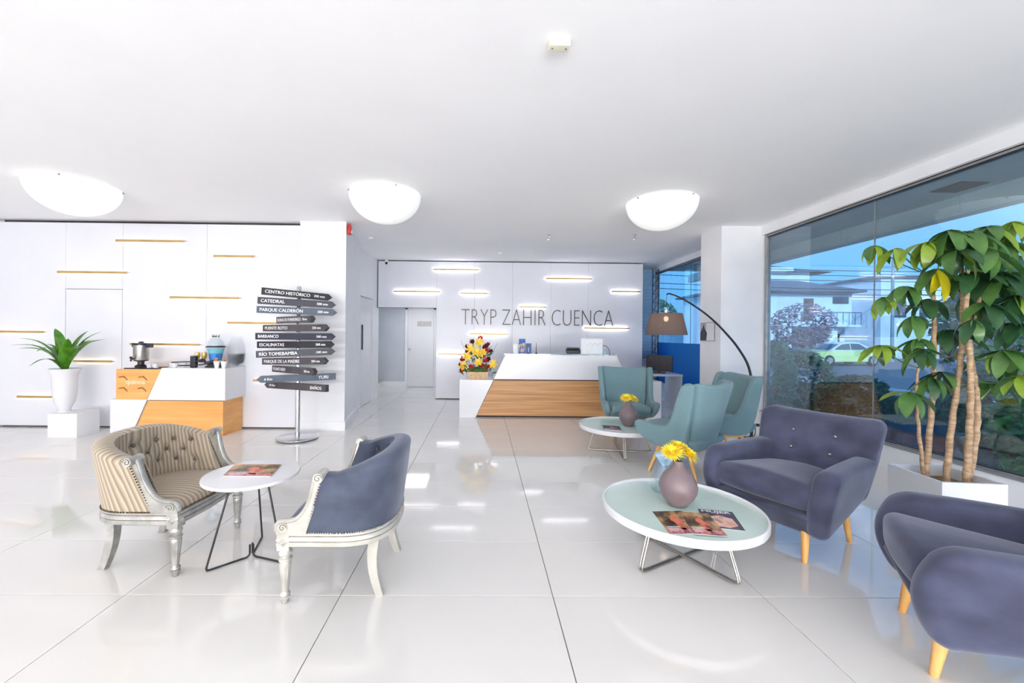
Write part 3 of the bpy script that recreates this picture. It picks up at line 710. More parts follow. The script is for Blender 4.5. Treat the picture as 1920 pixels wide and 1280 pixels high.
MB().lathe([(.0001, .08), (.075, .08), (.088, .18), (.086, .182), (.0001, .182)], 24).build('drink', bw, t, 40)
MB().lathe([(.0001, .183), (.0865, .183), (.112, .255), (.0001, .255)], 24).build('drink_top', cy, t, 40)
MB().lathe([(.07, .066), (.082, .07), (.095, .18), (.122, .27), (.118, .27), (.091, .182), (.078, .076), (.07, .072)], 28).build('jar', clear_glass, t, 40)
MB().lathe([(.125, .271), (.128, .276), (.128, .286), (.112, .292), (.11, .271)], 28).build('rim', black, t, 40)
MB().lathe([(.11, .293), (.105, .35), (.07, .40), (.05, .42), (.045, .418), (.066, .395), (.10, .348), (.106, .293)], 28).build('dome_lid', clear_glass, t, 50)
m_ = MB()
for k in range(6): a = k; m_.ball((.04 * math.cos(a), .04 * math.sin(a), .432), .012, 6, 4); m_.tube([(.04 * math.cos(a), .04 * math.sin(a), .432), (.05 * math.cos(a), .05 * math.sin(a), .46)], .003, 4)
m_.build('knob_ornament', letter, t)
MB().box(-.09, .09, -.1, .1, -.019, .0).build('tray', blackp, t)
MB().box(-.075, .075, -.075, .075, .0005, .065).build('stand', blackp, t)
fros = glass('frosty_glass', (.99, .995, 1, 1), .012, .2)
t = thing('glass_jug', 'pale frosted round glass jug right of the blue drink jar', 'jug', (-3.70, 6.145, ZT))
MB().lathe([(.0001, 0), (.08, 0), (.11, .06), (.125, .2), (.115, .33), (.07, .42), (.075, .45), (.07, .45), (.063, .42), (.11, .325), (.119, .2), (.104, .06), (.0001, .01)], 28).build('jug', fros, t, 50)
MB().lathe([(.0001, .012), (.10, .062), (.114, .19), (.0001, .19)], 24).build('water', glass('pale_water', (.95, .98, 1, 1), .005), t, 50)
t = thing('serving_tongs', 'black serving tongs rack lying on the tea counter front', 'tongs', (-4.14, 5.895, ZT))
MB().tube([(-.32, -.03, .075), (.0, -.01, .09), (.18, .02, .075)], .008, 6).tube([(-.2, -.06, .03), (.02, -.03, .035), (.2, 0, .06)], .009, 6).build('arms', blackp, t)
MB().rbox(.04, .03, .085, .01, 2, None, (-.02, 0, .086)).build('post', blackp, t, 50)
MB().tube(cat_rom([(.02, 0, .09), (.1, .02, .11), (.16, -.01, .075), (.24, .02, .09), (.32, 0, .1)], 4), [.02] * 17, 8).build('grip', blackp, t, 60)
for x, lb in ((-3.79, 'left white paper cone of orange chips at the tea counter corner'), (-3.69, 'right white paper cone of orange chips at the tea counter corner')):
    u_ = thing('paper_cup', lb, 'paper cup', (x, 5.83, ZT), 0, 'paper cups of chips')
    MB().lathe([(.0001, .0), (.024, 0), (.042, .1), (.04, .1), (.022, .003), (.0001, .003)], 16).build('cone', wc, u_, 40)
    m_ = MB()
    for k in range(16): m_.ball((random.uniform(-.025, .025), random.uniform(-.025, .025), .095 + random.uniform(-.01, .045)), .014, 6, 4, (1, 1, .6))
    chip = m_.build('chips', mat('chips', S(236, 156, 50), .6), u_); noisy(chip.data.materials[0], S(214, 110, 30), S(246, 190, 80), 40); chip['kind'] = 'stuff'

# ================================================================== VASE AND PEDESTAL WITH DRACAENA
t = tag(MB().rbox(.2, .17, .165, .004, 2, None, (-5.80, 5.83, .165)).build('pedestal', white, None, 40), 'plain white cube pedestal by the left wall', 'pedestal')
t = thing('tall_vase', 'tall white fluted urn vase on the white cube pedestal', 'vase', (-5.93, 5.82, .3305))
MB().lathe([(.0001, 0), (.075, 0), (.075, .012), (.062, .025), (.075, .06), (.11, .14), (.128, .25), (.135, .40), (.142, .52), (.165, .585), (.172, .61), (.164, .615), (.136, .57), (.122, .4), (.0001, .36)], 32).build('body', lacq, t, 50)
MB().lathe([(.0001, .54), (.13, .54)], 24).build('soil', soil, t)
t = thing('dracaena', 'bright green strap leaved palm in the tall white vase', 'plant', (-5.93, 5.82, .872))
def strap(dx, dy, dz, w, sag):
    m = MB(); rows = []; N = 9
    h = math.hypot(dx, dy) or .01; sx, sy = -dy / h, dx / h
    for k in range(N + 1):
        f = k / N; zz = dz * (f ** .75) + sag * math.sin(PI * f)
        x, y, z = dx * f ** 1.15, dy * f ** 1.15, zz
        hw = w * min(1, .35 + 2.4 * f) * (1 - f ** 3.2) + .001
        rows.append([(x + sx * hw, y + sy * hw, z + hw * .35), (x, y, z), (x - sx * hw, y - sy * hw, z + hw * .35)])
    m.grid(rows); return m
for dx, dz, w, sag in ((-.59, .40, .022, .12), (-.52, .30, .026, .16), (-.44, .50, .026, .10), (-.26, .64, .040, .06), (-.43, .25, .026, .12), (-.48, .10, .020, .14), (-.18, .42, .036, .08), (-.1, .52, .03, .04),
                       (.25, .61, .034, .06), (.40, .60, .016, .08), (.55, .49, .022, .10), (.42, .47, .020, .12), (.50, .40, .026, .10), (.38, .27, .018, .04), (.2, .5, .036, .05), (.26, .47, .03, .05), (.12, .40, .04, .03), (.05, .32, .036, .03), (-.33, .36, .034, .1), (.3, .38, .03, .08)):
    strap(dx, random.uniform(-.3, .25), dz, w * 1.75, sag).build('leaf', leaf_d, t, 60)
MB().lathe([(.03, -.13), (.03, .1), (.0001, .12)], 10).build('stem', green, t)

# ================================================================== SIGN POST
t = thing('sign_post', 'chrome post carrying twelve dark arrow boards with place names', 'sign post', (-2.57, 5.70, 0))
MB().lathe([(.0001, .012), (.272, .012), (.28, .02), (.28, .032), (.272, .038), (.0001, .040)], 48).build('base', chrome, t, 40)
MB().lathe([(.26, 0), (.26, .0118)], 40).build('base_pad', blackp, t)
MB().lathe([(.032, .0405), (.032, 2.12), (.026, 2.135), (.0001, 2.135)], 20).build('pole', chrome, t, 40)
navyb = mat('navy_board', S(38, 42, 58), .45); noisy(navyb, S(34, 38, 54), S(42, 46, 62), 5)
slate = mat('slate_board', S(72, 86, 104), .45); noisy(slate, S(66, 80, 98), S(78, 92, 110), 5)
char = mat('charcoal_board', S(74, 70, 74), .45); noisy(char, S(66, 62, 66), S(82, 78, 82), 5)
blk = mat('black_board', S(32, 30, 38), .45); noisy(blk, S(28, 26, 34), S(36, 34, 42), 5)
for txt, dist, ang, sa, sb, za, zb, mm, left in (
    ('CENTRO HISTÓRICO', '200 mts', 30, -.463, .432, 2.036, 1.993, blk, 0), ('CATEDRAL', '500 mts', 14, -.5, .499, 1.919, 1.883, navyb, 0), ('PARQUE CALDERÓN', '500 mts', 8, -.518, .524, 1.799, 1.774, slate, 0),
    ('RUINAS DE PUMAPUNGO', '50 mts', -40, -.5, .54, 1.667, 1.667, char, 0), ('PUENTE ROTO', '250 mts', -20, -.56, .57, 1.547, 1.555, char, 0), ('BARRANCO', '500 mts', -5, -.576, .556, 1.432, 1.436, navyb, 0),
    ('ESCALINATAS', '500 mts', -10, -.58, .57, 1.311, 1.331, blk, 0), ('RÍO TOMEBAMBA', '500 mts', 12, -.516, .499, 1.186, 1.227, navyb, 0), ('PARQUE DE LA MADRE', '200 mts', -20, -.57, .56, 1.071, 1.11, char, 0),
    ('PLANETARIO', '200 mts', -38, -.58, .57, .956, .976, char, 0), ('YURI', '6 Km', 14, -.507, .505, .846, .873, slate, 1), ('BAÑOS', '10 Km', -24, -.56, .60, .736, .749, char, 1)):
    a = math.radians(ang); tilt = math.atan2(zb - za, sb - sa); H = .046; T = .028
    poly = [(sa, -H), (sb - .055, -H), (sb, 0), (sb - .055, H), (sa, H)]
    if left: poly = [(sa + .055, -H), (sb, -H), (sb, H), (sa + .055, H), (sa, 0)]
    mz = (za + zb) / 2
    bd = MB().xz(poly, -T, T).build('board', mm, t, None, (.062 * math.sin(a), -.062 * math.cos(a), mz), (0, -tilt, a))
    bd['label'] = 'arrow board reading ' + txt
    def put(s, xa, xb, size):
        me = text_mesh(s, size, .0005, 1, 'LEFT', 0); x0, x1, y0, y1 = bounds(me); k_ = min(1.0, (xb - xa) / (x1 - x0))
        for v in me.vertices: v.co = ((v.co.x - x0) * k_ + xa, -T - .001 + v.co.z, v.co.y - size * .35)
        b2 = bmesh.new(); b2.from_mesh(me); nv_ = bmesh.ops.duplicate(b2, geom=b2.verts[:] + b2.edges[:] + b2.faces[:])['geom']
        for q in nv_:
            if isinstance(q, bmesh.types.BMVert): q.co.x += .003; q.co.y -= .0002; q.co.z += .001
        b2.to_mesh(me); b2.free(); link('lettering', me, printw, bd)
    Lb = sb - sa
    if left: put(txt, sb - .05 - .045 * len(txt), sb - .04, .062); put(dist, sa + .1, sa + .28, .046)
    else: put(txt, sa + .04, sa + min(Lb - .30, .04 + .037 * len(txt)), .062); put(dist, sb - .25, sb - .08, .045)
# ================================================================== LOW ROUND COFFEE TABLES
def ring_table(label, loc, rz):
    t = thing('coffee_table', label, 'coffee table', loc, rz, 'low round coffee tables')
    MB().lathe([(.0001, .302), (.485, .302), (.497, .306), (.5, .315), (.5, .352), (.496, .357), (.488, .357), (.484, .352), (.484, .3335), (.0001, .3335)], 72).build('tray_top', lacq, t, 35)
    MB().lathe([(.0001, .3338), (.4835, .3338), (.4835, .338), (.0001, .338)], 72).build('glass_inlay', mint, t, 30)
    for k, a in enumerate((0, PI / 2)):
        ca, sa = math.cos(a), math.sin(a); z = .0075 if k == 0 else .0205
        pts = cat_rom([(-.30, z + .286 - (z - .0075)), (-.33, .2), (-.38, .05), (-.375, z + .01), (-.34, z)], 5) + [(-.2, z), (0, z), (.2, z)] + cat_rom([(.34, z), (.375, z + .01), (.38, .05), (.33, .2), (.30, z + .286 - (z - .0075))], 5)
        MB().tube([(p[0] * ca, p[0] * sa, p[1]) for p in pts], .0065, 8).tube([(p[0] * ca - .018 * -sa, p[0] * sa - .018 * ca, p[1]) for p in pts], .0065, 8).build('leg_frame', steel, t, 60)
    return t
T1 = (1.34, 2.70, 0); T2 = (1.77, 5.16, 0)
ring_table('low round white coffee table with mint glass inlay, beside the grey armchairs', T1, math.radians(28))
ring_table('low round white coffee table between the three teal armchairs', T2, math.radians(-10) + PI / 2)
TZ = .3385
def vase(label, loc, s=1.0):
    t = thing('bud_vase', label, 'vase', loc, 0, 'mauve egg shaped vases')
    prof = [(.0001, 0), (.045, 0), (.062, .012), (.095, .05), (.117, .095), (.122, .13), (.114, .17), (.09, .215), (.058, .25), (.036, .275), (.028, .30), (.022, .30), (.026, .28), (.0001, .26)]
    MB().lathe([(r * s, z * s) for r, z in prof], 36).build('body', vase_m, t, 60)
    return t
vase('mauve egg shaped vase on the nearer coffee table', (1.335, 2.72, TZ))
vase('mauve egg shaped vase on the farther coffee table', (1.89, 5.16, TZ), 1.0)
def mum(label, loc, blooms):
    t = thing('chrysanthemum', label, 'flower', loc)
    sm = MB()
    for (bx, by, bz, tx, ty, R) in blooms:
        m = MB(); rnd = random.Random(int(bx * 1000) + 5)
        for ring, (n, L, el) in enumerate(((30, 1.0, .05), (28, .95, .3), (24, .85, .6), (18, .65, .95), (10, .45, 1.3))):
            for k in range(n):
                a = 2 * PI * k / n + ring * .35 + rnd.uniform(-.07, .07); e_ = el + rnd.uniform(-.1, .1); l = R * L * rnd.uniform(.88, 1.08); w = R * .07
                d = Vector((math.cos(a) * math.cos(e_), math.sin(a) * math.cos(e_), math.sin(e_))); sd = Vector((-math.sin(a), math.cos(a), 0)) * w
                b_ = Vector((0, 0, 0)); mi = d * l * .6 + Vector((0, 0, .08 * R)); tp = d * l
                m.add([tuple(b_ - sd * .4), tuple(b_ + sd * .4), tuple(mi + sd), tuple(tp), tuple(mi - sd)], [(0, 1, 2, 3, 4)])
        m.ball((0, 0, R * .2), R * .22, 8, 5)
        ob = m.build('bloom', yel, t, None, (bx, by, bz), (tx, ty, 0))
        sm.tube([(0, 0, -.08), (bx * .4, by * .4, bz * .4), (bx, by, bz)], .004, 6)
    sm.build('stems', green, t)
    return t
mum('two bright yellow chrysanthemums in the vase on the nearer table', (1.335, 2.72, TZ + .29), ((-.05, -.02, .065, .35, -.25, .085), (.055, -.01, .055, .35, .6, .085), (.01, .03, .09, .2, .1, .075)))
mum('yellow chrysanthemums in the vase on the farther table', (1.89, 5.16, TZ + .29), ((-.04, -.02, .06, .45, -.3, .085), (.05, -.01, .05, .4, .5, .08)))
t = thing('glass_carafe', 'clear glass carafe with bluish rim behind the nearer mauve vase', 'carafe', (1.36, 2.98, TZ))
MB().lathe([(.0001, 0), (.085, 0), (.098, .02), (.095, .10), (.065, .18), (.05, .215), (.075, .27), (.072, .27), (.046, .215), (.061, .18), (.091, .10), (.0001, .012)], 28).build('glass', clear_glass, t, 50)
bt = mat('light_blue_reflection', S(168, 204, 240), .6); noisy(bt, S(176, 208, 240), S(206, 228, 248), 12)
MB().prism([(-.075, -.02), (.075, -.03), (.06, .03), (-.06, .03)], .19, .275, lambda a, b, h: (a * (.3 + (h - .19) * 9), b * (.6 + (h - .19) * 6), h)).build('blue_reflection', bt, t)  # pale blue wedge standing in for the blue reflection in the carafe

# ---- magazines
def cover(name, stops, scale, seed):
    m = mat(name, stops[0][1], .3); t = m.node_tree; p = t.nodes['Principled BSDF']
    tc = _n(t, 'ShaderNodeTexCoord'); mp = _n(t, 'ShaderNodeMapping'); mp.inputs['Location'].default_value = (seed, seed * .7, 0); mp.inputs['Scale'].default_value = (1, .7, 1)
    ns = _n(t, 'ShaderNodeTexNoise'); ns.inputs['Scale'].default_value = scale; ns.inputs['Detail'].default_value = 3
    rp = _n(t, 'ShaderNodeValToRGB')
    while len(rp.color_ramp.elements) < len(stops): rp.color_ramp.elements.new(.5)
    for e_, (ps, cl) in zip(rp.color_ramp.elements, stops): e_.position = ps; e_.color = cl
    t.links.new(tc.outputs['Object'], mp.inputs[0]); t.links.new(mp.outputs[0], ns.inputs['Vector']); t.links.new(ns.outputs['Fac'], rp.inputs[0]); t.links.new(rp.outputs[0], p.inputs['Base Color'])
    return m
br = cover('brown_cover', [(.34, S(40, 32, 26)), (.44, S(80, 62, 44)), (.53, S(150, 116, 78)), (.62, S(190, 150, 104)), (.74, S(214, 150, 110))], 13, 1.3)
br2 = cover('tan_cover', [(.32, S(48, 38, 30)), (.43, S(98, 76, 52)), (.53, S(178, 138, 92)), (.62, S(206, 160, 108)), (.75, S(230, 190, 150))], 12, 4.2)
nv = cover('navy_cover', [(.3, S(40, 42, 66)), (.55, S(70, 66, 92)), (.7, S(110, 84, 100))], 7, 2.2)
pk = cover('pink_print', [(.35, S(190, 84, 104)), (.5, S(226, 150, 160)), (.65, S(150, 40, 60))], 30, 1.1)
skin = cover('portrait_print', [(.35, S(214, 150, 130)), (.55, S(238, 196, 178)), (.7, S(120, 70, 60))], 10, 3.1)
coral = cover('coral_print', [(.35, S(212, 84, 66)), (.55, S(232, 130, 104)), (.7, S(170, 50, 50))], 20, 2.1)
def magazine(label, corners, z, m_cov, kind):
    """corners: far-left, far-right, near-right, near-left of the cover as it lies"""
    cx = sum(c_[0] for c_ in corners) / 4; cy_ = sum(c_[1] for c_ in corners) / 4
    t = thing('magazine', label, 'magazine', (cx, cy_, z))
    P = [(c_[0] - cx, c_[1] - cy_) for c_ in corners]
    def at_(u, v):   # u across 0..1 from left, v down 0..1 from the masthead
        a = [P[0][i] + (P[1][i] - P[0][i]) * u for i in (0, 1)]; b = [P[3][i] + (P[2][i] - P[3][i]) * u for i in (0, 1)]
        return (a[0] + (b[0] - a[0]) * v, a[1] + (b[1] - a[1]) * v)
    MB().xy([at_(.006, .004), at_(.994, .004), at_(.994, .996), at_(.006, .996)][::-1], 0, .0045).build('pages', wc, t)
    MB().xy([at_(0, 0), at_(1, 0), at_(1, 1), at_(0, 1)][::-1], .0046, .0054).build('cover', m_cov, t)
    def patch(pts, mm, nm, h=.0056): return MB().xy([at_(u, v) for u, v in pts][::-1], .0055, h).build(nm, mm, t)
    def words(s, u0, u1, v0, v1, mm):
        me = text_mesh(s, 1, 0, 1, 'LEFT', .02); x0, x1, y0, y1 = bounds(me)
        for v in me.vertices:
            q = at_(u0 + (u1 - u0) * (v.co.x - x0) / (x1 - x0), v1 - (v1 - v0) * (v.co.y - y0) / (y1 - y0)); v.co = (q[0], q[1], .0059)
        link('lettering', me, mm, t)
    if kind == 'mujer':
        patch([(.18, .42), (.5, .3), (.85, .42), (.9, .8), (.6, .95), (.25, .9)], skin, 'portrait')
        words('MUJER', .08, .92, .03, .2, printw)
    else:
        patch([(.42, .28), (.58, .26), (.62, .42), (.78, .5), (.72, .6), (.56, .56), (.66, .86), (.5, .84), (.44, .52), (.36, .44)], coral, 'figure')
        patch([(.04, .76), (.96, .78), (.97, .97), (.04, .97)], pk, 'caption_block')
        m2 = MB()
        for k in range(4): m2.xy([at_(.08, .7 + .06 * k), at_(.5 - .05 * k, .7 + .06 * k), at_(.5 - .05 * k, .72 + .06 * k), at_(.08, .72 + .06 * k)][::-1], .0057, .0058)
        m2.build('caption_lines', printw, t)
    return t
magazine('brown magazine, leftmost on the nearer coffee table', [(1.115, 2.61), (1.315, 2.622), (1.285, 2.325), (1.09, 2.313)], TZ + .0001, br, 'x')
magazine('navy magazine titled MUJER on the nearer coffee table', [(1.434, 2.655), (1.635, 2.608), (1.555, 2.355), (1.365, 2.405)], TZ + .0001, nv, 'mujer')
magazine('tan magazine overlapping its two neighbours on the nearer coffee table', [(1.275, 2.597), (1.455, 2.57), (1.405, 2.278), (1.225, 2.305)], TZ + .0062, br2, 'x')
magazine('grey magazine on the farther coffee table', [(1.55, 5.16), (1.75, 5.10), (1.70, 4.86), (1.50, 4.92)], TZ + .0001, nv, 'x')
magazine('brown magazine beside the vase on the farther coffee table', [(1.98, 5.08), (2.15, 5.0), (2.06, 4.78), (1.89, 4.86)], TZ + .0001, br, 'x')

# ================================================================== SMALL SIDE TABLE
t = thing('side_table', 'small round white side table with black wire legs between the two tub chairs', 'side table', (-1.5, 2.68, 0))
MB().lathe([(.0001, .528), (.27, .528), (.285, .535), (.288, .545), (.285, .553), (.0001, .5555)], 56).build('top', lacq, t, 40)
for a in (math.radians(225), math.radians(105), math.radians(-18)):
    ca, sa = math.cos(a), math.sin(a)
    pts = [(.012, .085), (.012, .03)] + cat_rom([(.014, .018), (.03, .0075), (.06, .0075)], 3) + [(.2, .0075), (.235, .0075)] + cat_rom([(.25, .010), (.252, .025)], 3) + [(.12, .527)]
    MB().tube([(p[0] * ca, p[0] * sa, p[1]) for p in pts], .0062, 8).build('leg', black, t, 60)
magazine('brown magazine on the small side table', [(-1.704, 2.828), (-1.385, 2.832), (-1.338, 2.592), (-1.645, 2.598)], .5558, br2, 'x')

# ================================================================== CLASSICAL TUB CHAIRS
def d_outline(o=0.0, n=64, w=.325, yb=.30, yf=-.27, bow=.03):
    """D shaped plan outline, offset o outwards, counter-clockwise from the front right"""
    out = []
    m = n * 5 // 8
    for k in range(m + 1):
        a = PI * k / m; cx_, sy_ = math.cos(a), math.sin(a)
        out.append(((w + o) * math.copysign(abs(cx_) ** .72, cx_), .02 + (yb - .02 + o) * abs(sy_) ** .8))
    q = n // 8
    for k in range(1, q): out.append((-(w + o), .02 + (yf - o - .02) * k / q))
    for k in range(2 * q + 1):
        x = -(w + o) + 2 * (w + o) * k / (2 * q); out.append((x, yf - o - bow * (1 - (x / (w + o)) ** 2)))
    for k in range(1, q): out.append(((w + o), yf - o + (.02 - yf + o) * k / q))
    return out
def stripes(name, a, b, c_):
    m = mat(name, a, .6, 0, .3, Sheen_Weight=.2); t = m.node_tree; p = t.nodes['Principled BSDF']
    uv = _n(t, 'ShaderNodeUVMap'); sp = _n(t, 'ShaderNodeSeparateXYZ'); t.links.new(uv.outputs[0], sp.inputs[0])
    mu = _n(t, 'ShaderNodeMath', operation='MULTIPLY'); mu.inputs[1].default_value = 1 / .033; t.links.new(sp.outputs['X'], mu.inputs[0])
    fr = _n(t, 'ShaderNodeMath', operation='FRACT'); t.links.new(mu.outputs[0], fr.inputs[0])
    rp = _n(t, 'ShaderNodeValToRGB'); t.links.new(fr.outputs[0], rp.inputs[0])
    for _ in range(4): rp.color_ramp.elements.new(.5)
    for e_, (ps, cl) in zip(rp.color_ramp.elements, ((0, a), (.22, a), (.34, c_), (.45, b), (.62, b), (.78, c_))): e_.position = ps; e_.color = cl
    t.links.new(rp.outputs[0], p.inputs['Base Color'])
    return m
striped = stripes('champagne_stripe', S(190, 177, 158), S(142, 127, 108), S(170, 156, 137))
def tub_chair(label, loc, rz, fab, frame, nailm, groove):
    t = thing('tub_chair', label, 'armchair', loc, rz, 'classical tub chairs')
    W = .325; NS = 120; sec_n = 0
    uvs = []; rows = []
    tufts = []
    for r_, (zz, off, cnt) in enumerate(((.66, 0, 7), (.585, .5, 6), (.51, 0, 7))):
        for k in range(cnt): tufts.append(((k + .5 + off) / 7, zz))
    def path(s, f):   # s 0..1 along the shell, f 0..1 height fraction
        front = -.035 - .105 * (1 - f); L1 = .02 - front; L2 = .98; tot = 2 * L1 + L2; d = s * tot
        if d < L1: return (W, front + d, 1, 0)
        if d > L1 + L2: return (-W, .02 - (d - L1 - L2), -1, 0)
        a = PI * (d - L1) / L2; ca, sa = math.cos(a), math.sin(a)
        x, y = W * math.copysign(abs(ca) ** .72, ca), .02 + .28 * abs(sa) ** .8
        n_ = Vector((ca / W, sa / .28, 0)).normalized()
        return (x, y, n_.x, n_.y)
    for i in range(NS + 1):
        s = i / NS; row = []
        hump = math.sin(PI * min(1, max(0, (s - .06) / .88))) ** .8
        zt = .70 + .085 * hump; zb = .388
        sec = []
        for k in range(8): f = k / 7; sec.append((f, .012 + .030 * math.sin(PI * .5 * f) + .018 * f * f))
        for k in range(1, 6):
            a = PI * k / 6; sec.append((1 + .075 * math.sin(a), .06 - .05 * (1 - math.cos(a))))
        for k in range(15): f = 1 - k / 14; sec.append((f, -.042 + .012 * f - .012 * math.sin(PI * f)))
        for q, (f, o) in enumerate(sec):
            x, y, nx, ny = path(s, min(f, 1)); z = zb + (zt - zb) * f
            if q >= 12:
                dep = 0
                for ts, tz in tufts:
                    ds = (s - (.06 + .88 * ts)) * 1.1; dz = z - tz - .04 * hump
                    dd = ds * ds + dz * dz; dep += .030 * math.exp(-dd / .0006) + .008 * math.exp(-dd / .003)
                o = o - .010 + min(dep, .036)
            row.append((x + nx * o, y + ny * o, z)); uvs.append((s * 1.2 + (0), z))
        rows.append(row)
    m = MB(); m.grid(rows, uv=uvs)
    n = len(rows[0]); m.f.append(tuple(range(n))); m.f.append(tuple(range(NS * n, NS * n + n))[::-1])
    m.build('upholstered_back', fab, t, 70)
    bm_ = MB()
    for ts, tz in tufts:
        s = .06 + .88 * ts; hump = math.sin(PI * min(1, max(0, (s - .06) / .88))) ** .8
        z = tz + .04 * hump; f = (z - .388) / (.312 + .085 * hump); x, y, nx, ny = path(s, min(1, f)); o = -.028
        b_ = MB().ball((x + nx * o, y + ny * o, z), .014, 8, 5); b_.build('button', fab if fab != striped else groove, t, 60)
    # seat
    m = MB(); ol = d_outline(-.012); rows = []; uvs = []
    for rho, z in ((1, .386), (1.0, .40), (.97, .425), (.9, .443), (.75, .456), (.5, .464), (.25, .468), (.02, .469)):
        rows.append([(x * rho, -.0 + (y) * rho, z) for x, y in ol]); uvs += [(x * rho + 1, y) for x, y in ol]
    m.grid(rows, wrap_u=True, uv=uvs); m.f.append(tuple(range(len(m.v) - len(ol), len(m.v))))
    m.build('seat', fab, t, 60)
    # frame rail with grooves
    prof = [(-.05, .389), (.012, .389), (.016, .380), (.010, .374), (.016, .368), (.020, .352), (.013, .346), (.019, .340), (.018, .322), (.010, .316), (-.05, .316)]
    MB().grid([d_outline(o) and [(x, y, z) for x, y in d_outline(o)] for o, z in prof], wrap_u=True, wrap_v=True).build('seat_rail', frame, t, 40)
    MB().grid([[(x, y, z) for x, y in d_outline(o)] for o, z in ((.011, .3765), (.0125, .3765), (.0125, .3715), (.011, .3715))], wrap_u=True, wrap_v=True).grid([[(x, y, z) for x, y in d_outline(o)] for o, z in ((.0135, .3485), (.0150, .3485), (.0150, .3435), (.0135, .3435))], wrap_u=True, wrap_v=True).build('rail_groove', groove, t, 40)
    for sg in (-1, 1):
        swoop = cat_rom([(-.035, .728), (-.068, .70), (-.08, .655), (-.098, .59), (-.128, .525), (-.168, .478), (-.21, .462), (-.26, .458), (-.282, .44), (-.288, .41)], 5)
        poly = swoop + [(-.288, .39), (-.13, .39), (-.07, .56), (-.02, .70)]
        def fl(y, z, h): return (sg * (h + .03 * max(0, (z - .39) / .31)), y, z)
        MB().prism(poly, .318, .348, fl).build('arm_panel', frame, t, 30)
        MB().tube([fl(y - .003, z, .333) for y, z in swoop], .013, 8, flat=(1, 1.5)).build('arm_molding', frame, t, 60)
        for (yy, zz, r_) in ((-.04, .715, .026), (-.248, .43, .024)):
            hw = .05 if zz > .6 else .022
            cx_ = .333 + .03 * (zz - .39) / .31
            m = MB().lathe([(.0001, -hw), (r_, -hw), (r_, hw), (.0001, hw)], 22, (0, 0, 0), axis='x'); m.v = [(sg * cx_ + p[0], yy + p[1], zz + p[2]) for p in m.v]
            m.build('scroll', frame, t, 40)
            sp = [(sg * (cx_ + hw + .001), yy + (r_ * .85 - .0022 * k * .5) * math.cos(k * .5), zz + (r_ * .85 - .0022 * k * .5) * math.sin(k * .5)) for k in range(17)]
            MB().tube(sp, .0022, 5).build('scroll_line', groove, t, 60)
            if zz > .6:
                sp = [(sg * (cx_ + .01 * math.sin(k)), yy - r_ * .3 - .022, zz) for k in range(1)]
        # corner block with diamond
        m = MB().box(sg * .31 - .033, sg * .31 + .033, -.285, -.219, .298, .388); m.build('corner_block', frame, t)
        m = MB(); cx_ = sg * .31; y_ = -.285
        m.add([(cx_ - .026, y_, .345), (cx_, y_, .371), (cx_ + .026, y_, .345), (cx_, y_, .319), (cx_, y_ - .018, .345)], [(0, 1, 4), (1, 2, 4), (2, 3, 4), (3, 0, 4), (0, 3, 2, 1)])
        x_ = cx_ + sg * .033
        m.add([(x_, -.278, .345), (x_, -.252, .371), (x_, -.226, .345), (x_, -.252, .319), (x_ + sg * .018, -.252, .345)], [(0, 1, 4), (1, 2, 4), (2, 3, 4), (3, 0, 4), (0, 3, 2, 1)])
        m.build('diamond_boss', frame, t)
        # fluted front leg
        prof = [(.0001, 0), (.014, 0), (.018, .004), (.019, .022), (.026, .03), (.026, .038), (.020, .042), (.026, .047), (.026, .056), (.019, .062), (.0185, .07), (.024, .13), (.030, .20), (.031, .225), (.027, .232), (.035, .238), (.035, .248), (.027, .253), (.029, .265), (.035, .272), (.035, .284), (.030, .29), (.030, .298)]
        MB().lathe(prof, 40, (sg * .31, -.252, 0), mod=lambda a, z: 1 - (.13 * (.5 + .5 * math.cos(10 * a)) if .075 < z < .222 else 0)).build('leg', frame, t, 50)
        # square sabre back leg
        rows = []
        for k in range(9):
            f = k / 8; z = .33 * (1 - f); y = .215 + .035 * f ** 2 - .018 * math.sin(PI * f); x = sg * (.215 + .02 * f); h = .03 - .009 * f
            rows.append([(x - h, y - h, z), (x + h, y - h, z), (x + h, y + h, z), (x - h, y + h, z)])
        m = MB(); m.grid(rows, wrap_u=True); m.f += [(3, 2, 1, 0), (32, 33, 34, 35)]; m.build('leg', frame, t, 40)
    # nail heads along shell edge, bottom and seat front
    m = MB()
    for i in range(0, 101):
        s = i / 100; x, y, nx, ny = path(s, 0); m.ball((x + nx * .016, y + ny * .016, .394), .0058, 6, 4)
    for sg in (0, 1):
        for k in range(20):
            f = k / 19; x, y, nx, ny = path(sg, f); o = .012 + .030 * math.sin(PI * .5 * f) + .018 * f * f + .004
            m.ball((x + nx * o, y + .006, .392 + .31 * f), .0058, 6, 4)
            m.ball((x - nx * .03, y + .004, .46 + .24 * f), .0058, 6, 4)
    for k in range(36):
        x = -.3 + .6 * k / 35; m.ball((x, -.262 - .03 * (1 - (x / .325) ** 2), .394), .0055, 6, 4)
    o = m.build('nail_heads', nailm, t, 60); o['kind'] = 'stuff'
    return t
tub_chair('champagne striped button back tub chair with silver carved frame', (-2.09, 2.775, 0), PI / 2, striped, silver, nail, antique)
tub_chair('slate blue velvet tub chair with pearl cream carved frame, seen from its side', (-.81, 2.535, 0), -PI / 2, velvet2, cream, nail2, antique)

